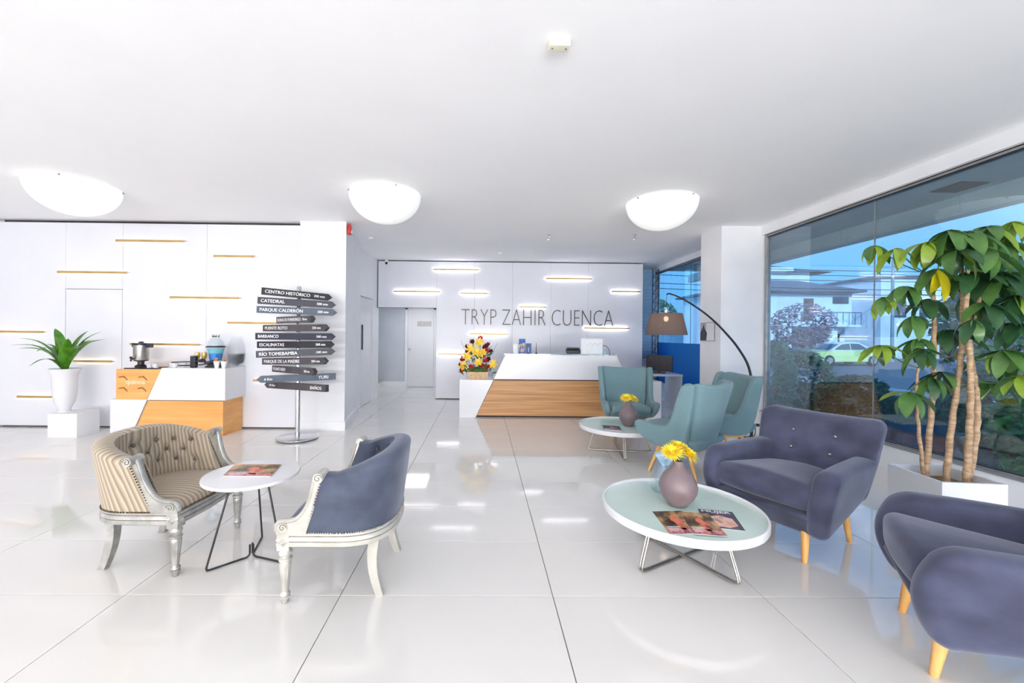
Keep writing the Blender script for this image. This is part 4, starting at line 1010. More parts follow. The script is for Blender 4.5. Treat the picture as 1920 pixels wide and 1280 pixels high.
# ================================================================== GREY VELVET ARMCHAIRS
def taper_leg(x0, y0, z0, x1, y1, r0, r1, sec=14):
    return MB().tube([(x1, y1, 0), (x1, y1, .004), (x0 + (x1 - x0) * .5, y0 + (y1 - y0) * .5, z0 * .5), (x0, y0, z0)], [r1 * .85, r1, (r0 + r1) / 2, r0], sec)
def lerp(a, b, f): return a + (b - a) * f
def velvet_chair(label, loc, rz):
    t = thing('velvet_armchair', label, 'armchair', loc, rz, 'grey blue velvet armchairs')
    # body below the cushion: apron that slopes back and in towards the floor
    def body(p):
        u, v, w = p[0] / .40, p[1] / .36, p[2] / .12
        fz = max(0.0, min(1.0, (w + 1) / 2))
        x = p[0] * lerp(.80, .97, fz) * (1 - .12 * (v + 1) / 2); yf = lerp(-.29, -.40, fz); yb = lerp(.22, .30, fz)
        y = lerp(yf, yb, (v + 1) / 2); z = lerp(lerp(.165, .27, (v + 1) / 2), .335, fz)
        return (x, y, z)
    MB().rbox(.40, .36, .12, .05, 6, body).build('base', velvet, t, 60)
    def seat(p):
        u, v, w = p[0] / .315, p[1] / .335, p[2] / .085
        z = p[2] + .03 * (1 - u * u) * (1 if w > 0 else .2) - .03 * v + (.012 * (1 - abs(u)) if w > 0 else 0)
        return (p[0] * (1 - .03 * v), p[1] - .045 - .035 * (1 - u * u) * (1 if v < 0 else 0), z + .405)
    MB().rbox(.315, .335, .085, .06, 10, seat).build('seat_cushion', velvet, t, 60)
    but = [(-.14, .73), (.14, .73), (-.13, .60), (.13, .60)]
    def back(p):
        u, v, w = p[0] / .40, p[1] / .085, p[2] / .30
        f = max(0.0, min(1.0, (w + 1) / 2))
        x = p[0] * (lerp(.86, 1.0, min(1, f * 1.15)) + .02 * math.sin(f * PI))
        z = lerp(.30, .885, f) + .012 * u * u * (f > .6) - .02 * (1 - u * u) * max(0, f - .8) * 2
        y = p[1] + .305 + .20 * f - .06 * abs(u) ** 2.4 * (1 if v < 0 else .9)
        if v < 0:
            y -= .045 * (1 - u * u) * math.sin(PI * min(1, f * 1.05))
            for bx, bz in but:
                d = (x - bx) ** 2 + (z - bz) ** 2; y += .022 * math.exp(-d / .0012) + .010 * math.exp(-d / .012)
        return (x, y, z)
    MB().rbox(.40, .085, .30, .07, 22, back).build('backrest', velvet, t, 60)
    for bx, bz in but:
        f = (bz - .30) / .585; y = -.085 + .305 + .20 * f - .045 * (1 - (bx / .4) ** 2) * math.sin(PI * f) + .022
        MB().ball((bx, y - .004, bz), .012, 10, 6, (1, .6, 1)).build('button', steel, t, 60)
    for sg in (-1, 1):
        def arm(p):
            u, v, w = p[0] / .075, p[1] / .36, p[2] / .24
            f = max(0.0, min(1.0, (w + 1) / 2)); g = max(0.0, min(1.0, (v + 1) / 2))          # f up, g front to back
            yf = -.285 - .125 * math.sin(PI * (f * .8 + .1)); yb = lerp(.25, .40, f)
            y = lerp(yf, yb, g)
            zb_ = lerp(.165, .30, g); zt_ = lerp(.635, .635, g) - .02 * (1 - g) ** 4
            z = lerp(zb_, zt_, f)
            x = sg * (lerp(.335, .392, f ** .8) + .012 * math.sin(PI * f)) + p[0] * lerp(.85, 1.0, f) - sg * (.02 + .05 * g)
            return (x, y, z)
        MB().rbox(.075, .36, .24, .065, 10, arm).build('arm', velvet, t, 60)
        taper_leg(sg * .245, -.285, .21, sg * .255, -.315, .028, .017).build('leg', beech, t, 60)
        taper_leg(sg * .24, .24, .29, sg * .255, .30, .027, .0165).build('leg', beech, t, 60)
    return t
velvet_chair('grey blue velvet armchair with button back facing the nearer coffee table, beside the window', (2.305, 3.01, 0), math.radians(-63.5))
velvet_chair('grey blue velvet armchair cut off by the right edge, in front of the planter', (2.40, 1.78, 0), math.radians(-125.4))

# ================================================================== TEAL WING ARMCHAIRS
def wing_chair(label, loc, rz):
    t = thing('teal_armchair', label, 'armchair', loc, rz, 'teal wing armchairs')
    def base(p):
        u, v, w = p[0] / .31, p[1] / .36, p[2] / .10
        f = max(0.0, min(1.0, (w + 1) / 2))
        x = p[0] * lerp(.72, 1.0, f ** .6); y = lerp(lerp(-.20, -.385, f ** .7), lerp(.22, .30, f), (v + 1) / 2); z = lerp(lerp(.30, .30, (v + 1) / 2), .44, f)
        return (x, y, z)
    MB().rbox(.31, .36, .10, .07, 8, base).build('base', teal, t, 60)
    def seat(p):
        u, v, w = p[0] / .265, p[1] / .31, p[2] / .05
        return (p[0], p[1] - .085 - .02 * (1 - u * u) * (v < 0), p[2] + .435 + .02 * (1 - u * u) - .02 * v)
    MB().rbox(.265, .31, .055, .045, 8, seat).build('seat_cushion', teal, t, 60)
    but = [(-.11, .90), (.11, .90), (-.11, .75), (.11, .75)]
    def back(p):
        u, v, w = p[0] / .34, p[1] / .06, p[2] / .35
        f = max(0.0, min(1.0, (w + 1) / 2))
        x = p[0] * lerp(.80, 1.0, f ** 1.2)
        z = lerp(.34, 1.005, f) + (.028 * u * u - .008) * max(0, f - .5) * 2
        y = p[1] + .20 + .15 * f - .115 * abs(u) ** 2.2 * (1 - .25 * f)
        if v < 0:
            for bx, bz in but:
                d = (x - bx) ** 2 + (z - bz) ** 2; y += .012 * math.exp(-d / .0008)
        return (x, y, z)
    MB().rbox(.34, .06, .35, .045, 20, back).build('backrest', teal, t, 60)
    for bx, bz in but:
        f = (bz - .34) / .665; y = -.06 + .20 + .15 * f + .008 - .115 * (bx / .3) ** 2.2 * .8 if bx > 0 else -.06 + .20 + .15 * f + .008 - .115 * (-bx / .3) ** 2.2 * .8
        MB().ball((bx, y, bz), .011, 8, 5, (1, .5, 1)).build('button', teal, t, 60)
    for sg in (-1, 1):
        # side panel: low arm in front sweeping up into the wing
        top = [(-.405, .50), (-.385, .555), (-.30, .565), (-.12, .545), (-.03, .565), (.02, .64), (.06, .76), (.10, .88), (.145, .985), (.20, 1.02), (.27, 1.0)]
        bot = [(-.405, .48), (-.37, .42), (-.28, .355), (-.15, .315), (0.0, .305), (.08, .31), (.14, .33), (.175, .42), (.20, .55), (.235, .75), (.27, .98)]
        def res(pts, n):
            q = cat_rom([(a, b, 0) for a, b in pts], 6); L = [0]
            for i in range(1, len(q)): L.append(L[-1] + math.dist(q[i], q[i - 1]))
            out = []
            for k in range(n + 1):
                d = L[-1] * k / n; i = max(j for j in range(len(L)) if L[j] <= d + 1e-9); i = min(i, len(q) - 2)
                f = (d - L[i]) / max(1e-9, L[i + 1] - L[i]); out.append((lerp(q[i][0], q[i + 1][0], f), lerp(q[i][1], q[i + 1][1], f)))
            return out
        N = 30; T_ = res(top, N); B_ = res(bot, N); loop = T_ + B_[::-1][1:-1]
        cyx = sum(p[0] for p in loop) / len(loop); czx = sum(p[1] for p in loop) / len(loop)
        def flare(z): return .285 + .055 * max(0, min(1, (z - .30) / .25)) + .02 * max(0, (z - .6) / .4)
        rows = []
        nl = len(loop)
        nrm = []
        for i in range(nl):
            a, b = loop[i - 1], loop[(i + 1) % nl]; d = Vector((b[0] - a[0], b[1] - a[1])); d = d.normalized() if d.length else Vector((1, 0)); nrm.append((d.y, -d.x))
        for th, ins in ((-.034, .030), (-.034, .016), (-.026, .005), (-.010, 0.0), (.010, 0.0), (.026, .005), (.034, .016), (.034, .030)):
            rows.append([(sg * (flare(p[1]) + th), p[0] + nn[0] * ins, p[1] + nn[1] * ins) for p, nn in zip(loop, nrm)])
        m = MB(); m.grid(rows, wrap_u=True)
        # faces on both sides: strips between top and bottom chain
        for ri in (0, 7):
            o_ = ri * nl
            for k in range(N):
                a, b = k, k + 1
                c_ = 0 if k == 0 else nl - k; d_ = nl - k - 1
                if k == N - 1: d_ = b
                idx = []
                for q in (a, b, d_, c_):
                    if (o_ + q) not in idx: idx.append(o_ + q)
                if len(idx) >= 3: m.f.append(tuple(idx))
        m.build('side_panel', teal, t, 60)
        MB().tube([(sg * (flare(p[1]) + .031), p[0] + nn[0] * .008, p[1] + nn[1] * .008) for p, nn in zip(T_, nrm)], .004, 6).build('piping', teal, t, 60)
        taper_leg(sg * .21, -.19, .30, sg * .25, -.29, .022, .013).build('leg', beech, t, 60)
        taper_leg(sg * .19, .12, .30, sg * .22, .22, .022, .013).build('leg', beech, t, 60)
        MB().box(sg * .2 - .014, sg * .2 + .014, -.19, .13, .262, .299).build('rail', beech, t)
    MB().box(-.2, .2, -.205, -.175, .262, .299).build('rail', beech, t)
    MB().box(-.19, .19, .105, .135, .262, .299).build('rail', beech, t)
    return t
wing_chair('teal wing armchair facing the camera in front of the reception desk', (2.16, 5.98, 0), math.radians(-10))
wing_chair('teal wing armchair nearest the camera, seen from behind', (2.23, 4.36, 0), math.radians(-145))
wing_chair('teal wing armchair beside the arc lamp, facing left', (3.06, 5.12, 0), math.radians(-90))

# ================================================================== ARC FLOOR LAMP
t = thing('arc_lamp', 'black arc floor lamp with taupe drum shade by the right pillar', 'floor lamp', (3.90, 5.80, 0))
MB().lathe([(.0001, 0), (.16, 0), (.16, .02), (.15, .028), (.03, .034), (.022, .07), (.0001, .07)], 36).build('base', black, t, 40)
arc = cat_rom([(0, 0, .05), (.02, 0, .5), (-.03, 0, 1.0), (-.19, 0, 1.31), (-.40, 0, 1.56), (-.62, 0, 1.77), (-.86, 0, 1.94), (-1.06, 0, 2.05), (-1.20, 0, 2.10), (-1.245, 0, 2.09)], 6)
MB().tube(arc, [.019 - .009 * k / (len(arc) - 1) for k in range(len(arc))], 10).build('pole', black, t, 60)
MB().tube([(-1.245, 0, 2.09), (-1.25, 0, 1.90)], .003, 6).build('cord', black, t)
MB().lathe([(.0001, 1.90), (.018, 1.90), (.024, 1.88), (.024, 1.82), (.02, 1.80), (.0001, 1.80)], 14, (-1.25, 0, 0)).build('socket', chrome, t, 40)
MB().lathe([(.285, 1.51), (.215, 1.815), (.212, 1.815), (.282, 1.51)], 48, (-1.25, 0, 0)).build('lamp_shade', shade_m, t, 40)
MB().tube([(-1.25, 0, 1.81), (-1.25 + .212, 0, 1.812)], .003, 5).tube([(-1.25, 0, 1.81), (-1.25 - .11, .18, 1.812)], .003, 5).tube([(-1.25, 0, 1.81), (-1.25 - .11, -.18, 1.812)], .003, 5).build('shade_spokes', chrome, t)
MB().ball((-1.25, 0, 1.74), .032, 14, 8, (1, 1, 1.25)).build('bulb', bulb_m, t, 60)
pl = bpy.data.lights.new('arc_lamp_light', 'POINT'); pl.energy = 12; pl.color = (1, .82, .58); pl.shadow_soft_size = .035
plo = bpy.data.objects.new('arc_lamp_light', pl); COL.objects.link(plo); plo.location = (2.65, 5.80, 1.69)
t = thing('power_cable', 'black power cable plugged into the wall behind the grey armchair', 'cable', (4.05, 6.05, 0))
MB().tube(cat_rom([(-.05, -.12, .03), (.02, -.05, .01), (.08, 0, .05), (.12, .06, .13), (.16, .09, .15)], 6), .006, 6).build('cord', black, t, 60)
MB().rbox(.02, .02, .02, .006, 2, None, (.17, .082, .15)).build('plug', blackp, t, 50)

# ================================================================== PLANTER WITH UMBRELLA TREE
t = thing('square_planter', 'square white planter box by the big window', 'planter', (3.55, 3.07, 0), -.09)
w_, h_ = .215, .45
m = MB()
m.xy([(-w_, -w_), (w_, -w_), (w_, -w_ + .02), (-w_, -w_ + .02)], 0, h_); m.xy([(-w_, w_ - .02), (w_, w_ - .02), (w_, w_), (-w_, w_)], 0, h_)
m.xy([(-w_, -w_ + .02), (-w_ + .02, -w_ + .02), (-w_ + .02, w_ - .02), (-w_, w_ - .02)], 0, h_); m.xy([(w_ - .02, -w_ + .02), (w_, -w_ + .02), (w_, w_ - .02), (w_ - .02, w_ - .02)], 0, h_)
m.build('box', lacq, t)
MB().box(-w_ + .021, w_ - .021, -w_ + .021, w_ - .021, .01, .37).build('soil', soil, t)
t = thing('umbrella_tree', 'tall umbrella tree with pale trunks and big drooping leaves', 'plant', (3.55, 3.07, .371))
base = Vector((3.55, 3.07, .371))
trunks = [[(3.48, 3.14, .36), (3.43, 3.14, .79), (3.41, 3.14, 1.04), (3.42, 3.14, 1.25)], [(3.52, 3.17, .36), (3.57, 3.18, .82), (3.59, 3.18, 1.21), (3.59, 3.18, 1.63), (3.57, 3.18, 1.98)],
          [(3.58, 3.08, .36), (3.62, 3.08, .8), (3.68, 3.08, 1.26), (3.7, 3.08, 1.63), (3.68, 3.08, 2.1)], [(3.64, 3.0, .36), (3.66, 3.0, .74), (3.67, 3.0, 1.06), (3.66, 3.0, 1.38), (3.63, 3.0, 1.7), (3.64, 3.0, 2.15)],
          [(3.70, 3.04, .36), (3.76, 3.04, .73), (3.77, 3.04, .98), (3.74, 3.04, 1.22), (3.71, 3.04, 1.46), (3.78, 3.04, 1.8)]]
rad = [.013, .020, .021, .022, .022]
for tr_, r_ in zip(trunks, rad):
    p = cat_rom([tuple(Vector(q) - base) for q in tr_], 8); n = len(p)
    MB().tube([(q[0] + .004 * math.sin(i * 1.7), q[1], q[2]) for i, q in enumerate(p)], [r_ * (1.05 - .45 * i / n) * (1 + .05 * math.sin(i * 2.3)) for i in range(n)], 10).build('trunk', bark, t, 60)
def leaflet(L, w, droop, mm, nm):
    m = MB(); rows = []; N = 7; pts = [(0, 0)]; a = 0.0; x = z = 0.0
    for k in range(N): a = -droop * ((k + 1) / N); x += L / N * math.cos(a); z += L / N * math.sin(a); pts.append((x, z))
    for k in range(N + 1):
        f = k / N; hw = w * (math.sin(PI * (.06 + .92 * f ** .95)) ** .75) * (1.0 if f < 1 else 0) + .0008
        rows.append([(pts[k][0], -hw, pts[k][1] + hw * .30), (pts[k][0], 0, pts[k][1]), (pts[k][0], hw, pts[k][1] + hw * .30)])
    m.grid(rows); me = m.mesh(nm, 70); me.materials.append(mm); return me
LV = {}
for key, mm in (('a', leaf_a), ('b', leaf_b), ('c', leaf_c), ('y', leaf_y)):
    LV[key] = [leaflet(.27, .047, .9, mm, 'leaf'), leaflet(.24, .044, 1.3, mm, 'leaf'), leaflet(.30, .050, .7, mm, 'leaf')]
clusters = [((3.22, 3.3, 2.24), 5, 'b', .85), ((3.30, 3.2, 2.20), 5, 'b', .8), ((3.51, 3.1, 2.02), 8, 'a', .95), ((3.52, 3.02, 2.30), 7, 'a', 1.15), ((3.75, 3.1, 2.30), 8, 'a', 1.1), ((3.40, 3.22, 1.90), 7, 'a', .85), ((3.30, 3.3, 1.82), 6, 'b', .8),
            ((3.27, 3.28, 1.42), 7, 'b', .75), ((3.49, 3.2, 1.48), 8, 'a', .9), ((3.36, 3.05, 1.40), 7, 'c', .8), ((3.48, 3.1, 1.18), 7, 'a', .85), ((3.34, 3.12, 1.06), 6, 'a', .95), ((3.79, 2.9, 1.40), 8, 'a', .95), ((3.98, 3.0, 1.37), 8, 'c', .9),
            ((3.86, 3.0, 1.98), 9, 'c', 1.15), ((4.02, 3.1, 2.15), 7, 'c', 1.0), ((4.05, 3.05, 2.38), 6, 'b', .9), ((3.95, 3.2, 1.85), 8, 'c', 1.0), ((3.70, 3.2, 1.55), 7, 'c', .9), ((3.65, 2.92, 2.14), 8, 'a', 1.1), ((3.90, 2.92, 1.80), 8, 'c', 1.1), ((3.48, 2.95, 2.14), 7, 'c', .95), ((3.62, 3.15, 1.22), 6, 'c', .8), ((3.85, 3.05, 2.34), 7, 'a', 1.0), ((3.72, 2.95, 1.75), 7, 'c', 1.0), ((3.58, 3.22, 1.80), 6, 'c', .9), ((3.95, 2.95, 1.60), 7, 'c', 1.0), ((3.86, 2.86, 1.22), 6, 'b', .8), ((3.60, 2.98, 2.28), 6, 'a', 1.0), ((4.0, 3.2, 2.0), 7, 'c', 1.0), ((3.42, 3.08, 2.22), 6, 'b', .9), ((3.66, 3.0, 1.98), 7, 'c', .95), ((3.95, 3.1, 1.15), 6, 'a', .85), ((3.45, 3.2, 1.66), 6, 'a', .8), ((4.0, 2.95, 1.95), 7, 'a', 1.0), ((3.62, 2.95, 1.62), 6, 'c', .85), ((3.9, 3.0, 2.2), 7, 'a', 1.05)]
rnd = random.Random(21)
tops = [Vector(q[-1]) for q in trunks]
allp = [Vector(q) for tr_ in trunks for q in cat_rom(tr_, 4)]
sm = MB()
for ci, (cpos, n, key, sc_) in enumerate(clusters):
    C = Vector(cpos); near = min(allp, key=lambda q: (q - C).length + (.5 if q.z > C.z - .02 else 0))
    mid = (near + C) / 2 + Vector((0, 0, -.03)); MB().tube(cat_rom([tuple(near - base), tuple(mid - base), tuple(C - base)], 5), .0045, 6).build('petiole', green, t, 60)
    ph = rnd.uniform(0, 6)
    for k in range(n):
        a = ph + 2 * PI * k / n + rnd.uniform(-.2, .2); dwn = rnd.uniform(.05, .75)
        kk = key if rnd.random() < .75 else rnd.choice('abc')
        if ci == 2 and abs(math.sin(a) + 1) < .35: kk = 'y'; dwn = 1.0
        sz = sc_ * rnd.uniform(.8, 1.1)
        # keep leaves inside the glass
        ex = C.x + math.cos(a) * .28 * sz * math.cos(dwn)
        if ex > 4.20: sz *= max(.3, (4.20 - C.x) / max(.02, ex - C.x)) * .95
        o = link('leaf', rnd.choice(LV[kk]), None, t, tuple(C - base))
        o.rotation_euler = (rnd.uniform(-.25, .25), dwn, a); o.scale = (sz, sz, sz)
# ================================================================== OUTSIDE
asph = mat('asphalt', S(92, 98, 108), .85); noisy(asph, S(84, 90, 100), S(102, 108, 118), 12, (1, 1, 1), 6)
pave = mat('pavement', S(150, 152, 156), .8); noisy(pave, S(140, 142, 146), S(160, 162, 166), 3)
deck = mat('brown_deck', S(112, 92, 80), .7); noisy(deck, S(98, 80, 70), S(128, 106, 92), 3, (1, 8, 1))
struct(MB().box(XR + .16, 80, -20, 90, -.4, -.16).build('ground_street', asph))
struct(MB().box(XR + .16, 9.5, -20, 24, -.16, -.05).build('ground_pavement', deck))
struct(MB().box(9.5, 13.2, -20, 60, -.16, -.08).build('ground_kerb', pave))
can = mat('canopy_grey', S(172, 180, 186), .6); noisy(can, S(166, 174, 180), S(178, 186, 192), 2)
cn = struct(MB().box(XR + .16, 5.45, -5, 9.9, 3.10, 3.4).build('ceiling_canopy', can))
fas = mat('canopy_fascia', S(196, 196, 190), .6); noisy(fas, S(190, 190, 184), S(202, 202, 196), 2)
for k in range(-4, 7):
    MB().box(5.36, 5.45, k * 1.5 + .004, k * 1.5 + 1.496, 2.90, 3.0995).build('fascia_board', fas, cn)
MB().box(5.30, 5.47, -5, 9.9, 2.87, 2.8995).build('edge_trim', can, cn)
MB().box(4.9, 5.2, 4.1, 4.4, 3.092, 3.0995).build('vent_grille', dark, cn)

hw_ = mat('white_render', S(226, 232, 238), .7); noisy(hw_, S(216, 222, 230), S(234, 240, 246), .6)
slate_r = mat('slate_roof', S(96, 104, 116), .7); noisy(slate_r, S(84, 92, 104), S(108, 116, 128), 3, (1, 1, 6))
brownw = mat('brown_shutter', S(132, 88, 76), .6); noisy(brownw, S(118, 76, 66), S(146, 100, 88), 3, (6, 1, 1))
dgl = mat('dark_window_glass', S(72, 84, 100), .1); noisy(dgl, S(60, 72, 88), S(86, 98, 114), .7)
shadow_in = mat('garage_shade', S(96, 104, 114), .8); noisy(shadow_in, S(86, 94, 104), S(106, 114, 124), 1)
def win(h, x0, x1, z0, z1, y, m=brownw):
    f = MB().box(x0, x1, y - .05, y - .001, z0, z1).build('window', m, h)
    w = (x1 - x0) / 2
    for k in range(2): MB().box(x0 + .08 + k * w, x0 + w - .04 + k * w, y - .07, y - .051, z0 + .1, z1 - .1).build('pane', dgl if m is not brownw or k == 0 else brownw, f)
# front house: hipped slate roof, balcony, garage
HY = 33.0
h1 = thing('house', 'white two storey house with slate hipped roof and balcony across the street', 'house', (26.5, HY, -.16))
def B(*a): return MB().box(*a)
B(-6.5, 3.9, .0, 7, 2.7, 5.45).build('upper_wall', hw_, h1)
B(-6.5, 3.9, .6, 7, 0, 2.695).build('lower_wall', hw_, h1)
m = MB(); e0, e1, r0, r1 = -7.0, 4.5, -1.6, 2.0
m.add([(e0, -.7, 5.45), (e1, -.7, 5.45), (e1, 7.7, 5.45), (e0, 7.7, 5.45), (r0, 3.2, 6.95), (r1, 3.2, 6.85), (e0, -.7, 5.6), (e1, -.7, 5.6), (e1, 7.7, 5.6), (e0, 7.7, 5.6)],
      [(0, 3, 2, 1), (6, 7, 5, 4), (7, 8, 5), (8, 9, 4, 5), (9, 6, 4), (0, 1, 7, 6), (1, 2, 8, 7), (2, 3, 9, 8), (3, 0, 6, 9)])
m.build('roof', slate_r, h1)
for a in ((-4.3, -3.3, 3.55, 4.85), (-6.4, -5.3, 3.0, 4.75)): win(h1, a[0], a[1], a[2], a[3], 0)
win(h1, -.1, .7, 3.15, 4.95, 0); win(h1, 2.3, 3.6, 4.55, 5.1, 0, dgl)
B(-2.2, 3.6, -1.2, -.002, 2.62, 2.78).build('balcony_slab', hw_, h1)
rl = B(-2.2, 3.6, -1.2, -1.16, 3.72, 3.78).build('balcony_rail', navy, h1)
for k in range(13): MB().box(-2.2 + k * .48, -2.17 + k * .48, -1.19, -1.17, 2.78, 3.72).build('baluster', navy, h1)
B(-1.9, 1.4, .55, .6, .05, 2.3).build('garage_front', shadow_in, h1)  # grey sheet; the shade inside the open garage is put in its colour
for x in (-2.1, 1.6): B(x - .35, x + .35, -.9, -.4, 0, 2.62).build('porch_pillar', hw_, h1)
B(2.4, 3.4, .55, .6, .05, 2.1).build('entrance_door', brownw, h1)
# taller house behind
h2 = thing('house', 'taller white house with flat roof block behind the slate roofed house', 'house', (30.0, HY + 9, -.16))
B(-2.2, 4.2, 0, 7, 0, 8.6).build('wall', hw_, h2)
B(-3.0, 2.0, -.7, 7.2, 8.6, 8.95).build('flat_roof', hw_, h2)
m = MB(); m.add([(1.6, -.5, 8.6), (6.4, -.5, 8.6), (6.4, 7.5, 8.6), (1.6, 7.5, 8.6), (1.8, 3.5, 10.0), (5.2, 3.5, 9.6)], [(0, 3, 2, 1), (0, 1, 5, 4), (1, 2, 5), (2, 3, 4, 5), (3, 0, 4)]); m.build('roof', slate_r, h2)
B(-2.5, -2.2, -.5, -.2, 8.95, 9.3).build('chimney', dark, h2)
# third: plain white wing to the right, then grey wall
h3 = thing('house', 'plain white building with few windows right of the balcony house', 'house', (39.0, HY + 2, -.16))
B(-4.2, 6.5, 0, 8, 0, 7.0).build('wall', hw_, h3)
B(-4.4, 6.7, -.2, 8.2, 7.0, 7.25).build('flat_roof', slate_r, h3)
for k in range(4): win(h3, -3.2 + k * 2.4, -2.0 + k * 2.4, 3.6, 5.0, 0, dgl)
B(1.0, 3.0, -.05, -.001, .05, 2.3).build('garage_front', brownw, h3)
h4 = thing('garden_wall', 'grey garden wall with dark gate right of the houses', 'wall', (36.0, 27.0, -.16))
greyc = mat('grey_concrete', S(140, 152, 160), .8); noisy(greyc, S(130, 142, 150), S(150, 162, 170), .8)
B(-4, 14, 0, .4, 0, 3.4).build('wall', greyc, h4)
B(-2.5, 0, -.05, -.001, 0, 2.4).build('gate', dgl, h4)
# distant hills
hill_m = mat('hill_blue_green', S(86, 118, 140), .9); noisy(hill_m, S(76, 108, 132), S(98, 130, 150), .05)
m = MB(); rows = []
for k in range(41):
    x = -20 + k * 6; rows.append([(x, 170 - .5 * k, -2), (x, 176 - .5 * k, 7 + 3.0 * math.sin(k * .5) + 2.0 * math.sin(k * 1.3)), (x, 190 - .5 * k, 5)])
m.grid(rows); m.f.append(tuple(range(0, 123, 3)))
struct(m.build('ground_hills', hill_m, None, 60))

# ---- cars
def car(label, loc, rz, body_m, roof_m, group):
    t = thing('car', label, 'car', loc, rz, group)
    def side(prof, hw, ins):   # prof (x,z) clockwise; tapering in towards the top
        n = len(prof); m = MB()
        rows = [[(x, sg * (hw - ins * max(0, z - .75)), z) for x, z in prof] for sg in (-1, -.98, .98, 1)]
        rows = []
        for sg, dx in ((-1, .96), (-.94, 1), (.94, 1), (1, .96)): rows.append([(x * dx, sg * (hw - ins * max(0, z - .75)), z) for x, z in prof])
        m.grid(rows, wrap_u=True); m.f += [tuple(range(n))[::-1], tuple(range(3 * n, 4 * n))]
        return m
    body = [(-2.15, .32), (-2.2, .6), (-2.12, .82), (-1.1, .93), (1.35, .96), (2.05, .92), (2.2, .75), (2.2, .4), (2.1, .28), (-2.0, .25)]
    side(body, .88, .1).build('body', body_m, t, 35)
    cab = [(-1.15, .92), (-.45, 1.36), (.0, 1.46), (.75, 1.44), (1.55, 1.0), (1.4, .92)]
    side(cab, .80, .28).build('cabin', roof_m, t, 35)
    for sg in (-1, 1):
        y = sg * .735
        for poly in ([(-.95, .98), (-.42, 1.31), (.08, 1.38), (.08, .98)], [(.14, .98), (.14, 1.38), (.68, 1.36), (1.22, 1.0)]):
            m = MB(); m.prism(poly, 0, .02, lambda a, b, h: (a, sg * (.795 - .28 * max(0, b - .75) + h), b)); m.build('window', dgl, t)
    m = MB().add([(-1.12, -.6, .97), (-1.12, .6, .97), (-.52, .55, 1.335), (-.52, -.55, 1.335)], [(0, 1, 2, 3)]); m.build('windscreen', dgl, t)
    m = MB().add([(1.53, -.6, 1.03), (1.53, .6, 1.03), (.85, .55, 1.42), (.85, -.55, 1.42)], [(0, 3, 2, 1)]); m.build('rear_window', dgl, t)
    for x in (-1.35, 1.35):
        for sg in (-1, 1):
            w = MB().lathe([(.0001, -.1), (.31, -.1), (.33, -.06), (.33, .06), (.31, .1), (.0001, .1)], 20, (x, sg * .8, .33), axis='y').build('wheel', black, t, 40)
            MB().lathe([(.2, -.012), (.2, .012), (.0001, .02)], 14, (x, sg * .905, .33), axis='y').build('hub_cap', alu, w, 40)
    for sg in (-1, 1):
        MB().rbox(.06, .18, .08, .02, 2, None, (2.15, sg * .62, .78)).build('tail_light', redpl, t, 50)
        MB().rbox(.06, .16, .06, .02, 2, None, (-2.1, sg * .62, .68)).build('head_light', alu, t, 50)
    return t
taxi = mat('yellow_green_car_paint', S(214, 224, 150), .25); noisy(taxi, S(210, 220, 144), S(218, 228, 156), 2)
cwh = mat('pale_blue_car_paint', S(206, 222, 226), .25); noisy(cwh, S(202, 218, 222), S(210, 226, 230), 2)
drk = mat('dark_car_paint', S(70, 78, 96), .3); noisy(drk, S(64, 72, 90), S(76, 84, 102), 2)
car('pale yellow sedan parked across the street', (22.6, 25.4, -.16), 0, taxi, cwh, 'cars in the street')
car('dark car seen from behind at the left edge of the window', (19.0, 27.0, -.16), -PI / 2, drk, drk, 'cars in the street')
# ---- vegetation
def foliage(rx, ry, rz_, n, size, m, seed, name='foliage', cz=0.0, flat=.7):
    rn = random.Random(seed); mb = MB()
    for _ in range(n):
        d = Vector((rn.gauss(0, 1), rn.gauss(0, 1), rn.gauss(0, 1))).normalized() * rn.uniform(.55, 1) ** .5
        p = Vector((d.x * rx, d.y * ry, d.z * rz_ + cz)); u = Vector((rn.gauss(0, 1), rn.gauss(0, 1), rn.gauss(0, 1))).normalized(); v = u.orthogonal().normalized()
        s_ = size * rn.uniform(.6, 1.3)
        mb.add([tuple(p - u * s_), tuple(p + v * s_ * .45), tuple(p + u * s_), tuple(p - v * s_ * .45)], [(0, 1, 2, 3)])
    return mb
def bush(label, loc, rx, ry, rz_, n, size, m, seed, cat='bush', trunk=.0, group='plants outside the window'):
    t = thing('tree' if trunk else 'bush', label, cat, loc, 0, group)
    o = foliage(rx, ry, rz_, n, size, m, seed, cz=rz_ * .95 + trunk).build('foliage', m, t); o['kind'] = 'stuff'
    MB().tube([(0, 0, 0), (.03, 0, trunk * .5 + rz_ * .3), (-.02, .02, trunk + rz_ * .8)], [.03 + trunk * .04, .025 + trunk * .03, .015], 8).build('trunk', bark, t, 60)
    for k in range(4):
        a = k * 1.6; MB().tube([(0, 0, trunk + rz_ * .3), (rx * .5 * math.cos(a), ry * .5 * math.sin(a), trunk + rz_ * 1.1)], [.02, .006], 6).build('branch', bark, t)
g1 = leafmat('bush_green', S(58, 98, 64), S(98, 136, 92)); g2 = leafmat('deep_bush_green', S(30, 74, 56), S(58, 108, 74)); g3 = leafmat('pale_bush_green', S(120, 150, 116), S(164, 186, 150)); g4 = leafmat('lively_green', S(44, 104, 40), S(92, 152, 60))
pkf = leafmat('pinkish_blossom', S(128, 104, 118), S(176, 150, 160))
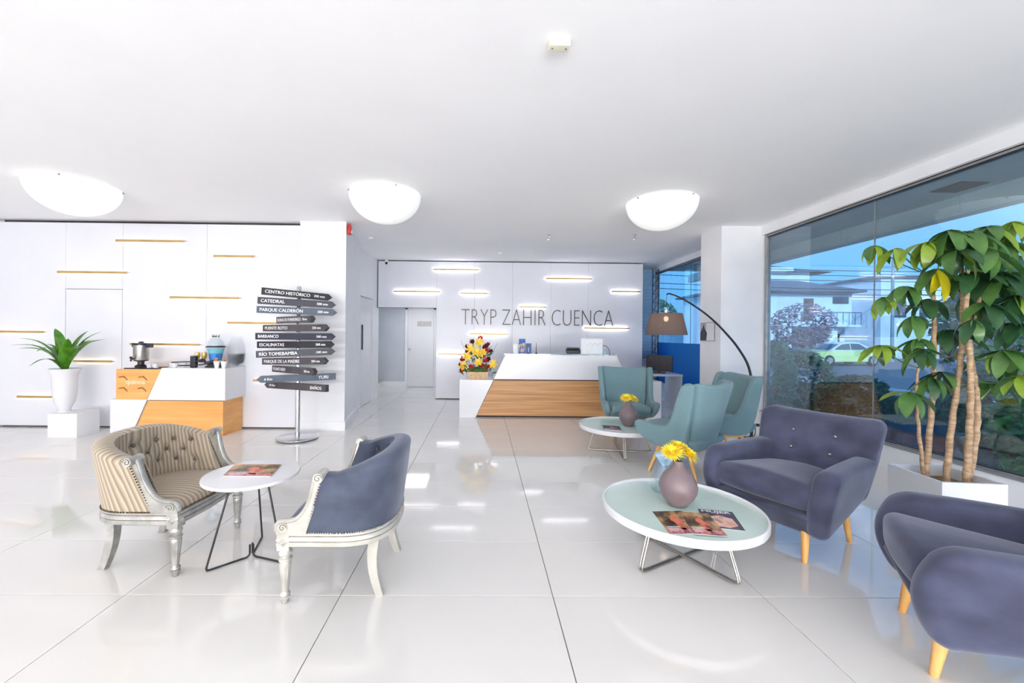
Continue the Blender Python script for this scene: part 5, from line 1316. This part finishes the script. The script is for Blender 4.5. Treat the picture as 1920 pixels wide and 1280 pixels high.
bush('pinkish blossoming tree in front of the balcony house', (18.6, 23.3, -.16), 1.6, 1.5, 1.3, 1500, .14, pkf, 3, 'tree', 1.2)
bush('tall soft green shrub outside, near the left window edge', (5.75, 7.9, -.05), .38, .38, .78, 2600, .05, g3, 4)
bush('dark green shrub outside between the tall shrub and the terrace', (6.9, 8.6, -.05), .55, .5, .66, 2200, .06, g1, 5)
bush('low leafy bush outside by the window joint', (6.0, 6.4, -.05), .5, .45, .5, 2200, .06, g2, 6)
bush('broad dark bush outside behind the umbrella tree', (7.5, 5.6, -.05), .9, .7, .62, 2600, .08, g2, 7)
bush('lively green bush outside, right of the trunks', (6.4, 4.3, -.05), .7, .6, .55, 2600, .07, g4, 8)
bush('tall green tree outside at the right edge', (9.6, 6.9, -.05), 1.3, 1.2, 1.2, 2600, .11, g1, 9, 'tree', .7)
bush('low green hedge plant outside under the window at the right edge', (5.0, 3.35, -.05), .36, .5, .26, 2000, .05, g4, 10)
bush('street tree far behind the dark car', (19.5, 45.0, -.16), 2.2, 2, 2, 900, .25, g1, 11, 'tree', 2)
t = thing('terrace_wall', 'low brown garden wall outside behind the bushes', 'wall', (8.8, 6.0, -.05))
B(-.12, .12, -5, 6, 0, .35).build('wall', deck, t)
B(-.16, .16, -5, 6, .3505, .39).build('coping', pave, t)
t = thing('terrace_planter', 'dark blue square pot outside near the window joint', 'pot', (5.35, 5.1, -.05))
B(-.3, .3, -.3, .3, 0, .5).build('pot', navy, t); B(-.26, .26, -.26, .26, .5005, .52).build('soil', soil, t)
# ---- utility pole and cables
t = thing('utility_pole', 'thin utility pole with overhead cables across the street', 'pole', (30.2, 29.5, -.16))
MB().lathe([(.11, 0), (.09, 7.5)], 10).build('pole', greyc, t); B(-.9, .9, -.05, .05, 6.9, 7.0).build('crossarm', greyc, t)
m = MB()
for k, (z, y) in enumerate(((6.95, 0), (6.6, .1), (6.2, 0), (5.6, .1), (5.2, 0))):
    m.tube([(-18 + i * 3, y - 1.2 * k * 0, z + .35 * ((i - 6) / 6) ** 2 - .3) for i in range(13)], .025, 4)
m.build('cables', black, t)
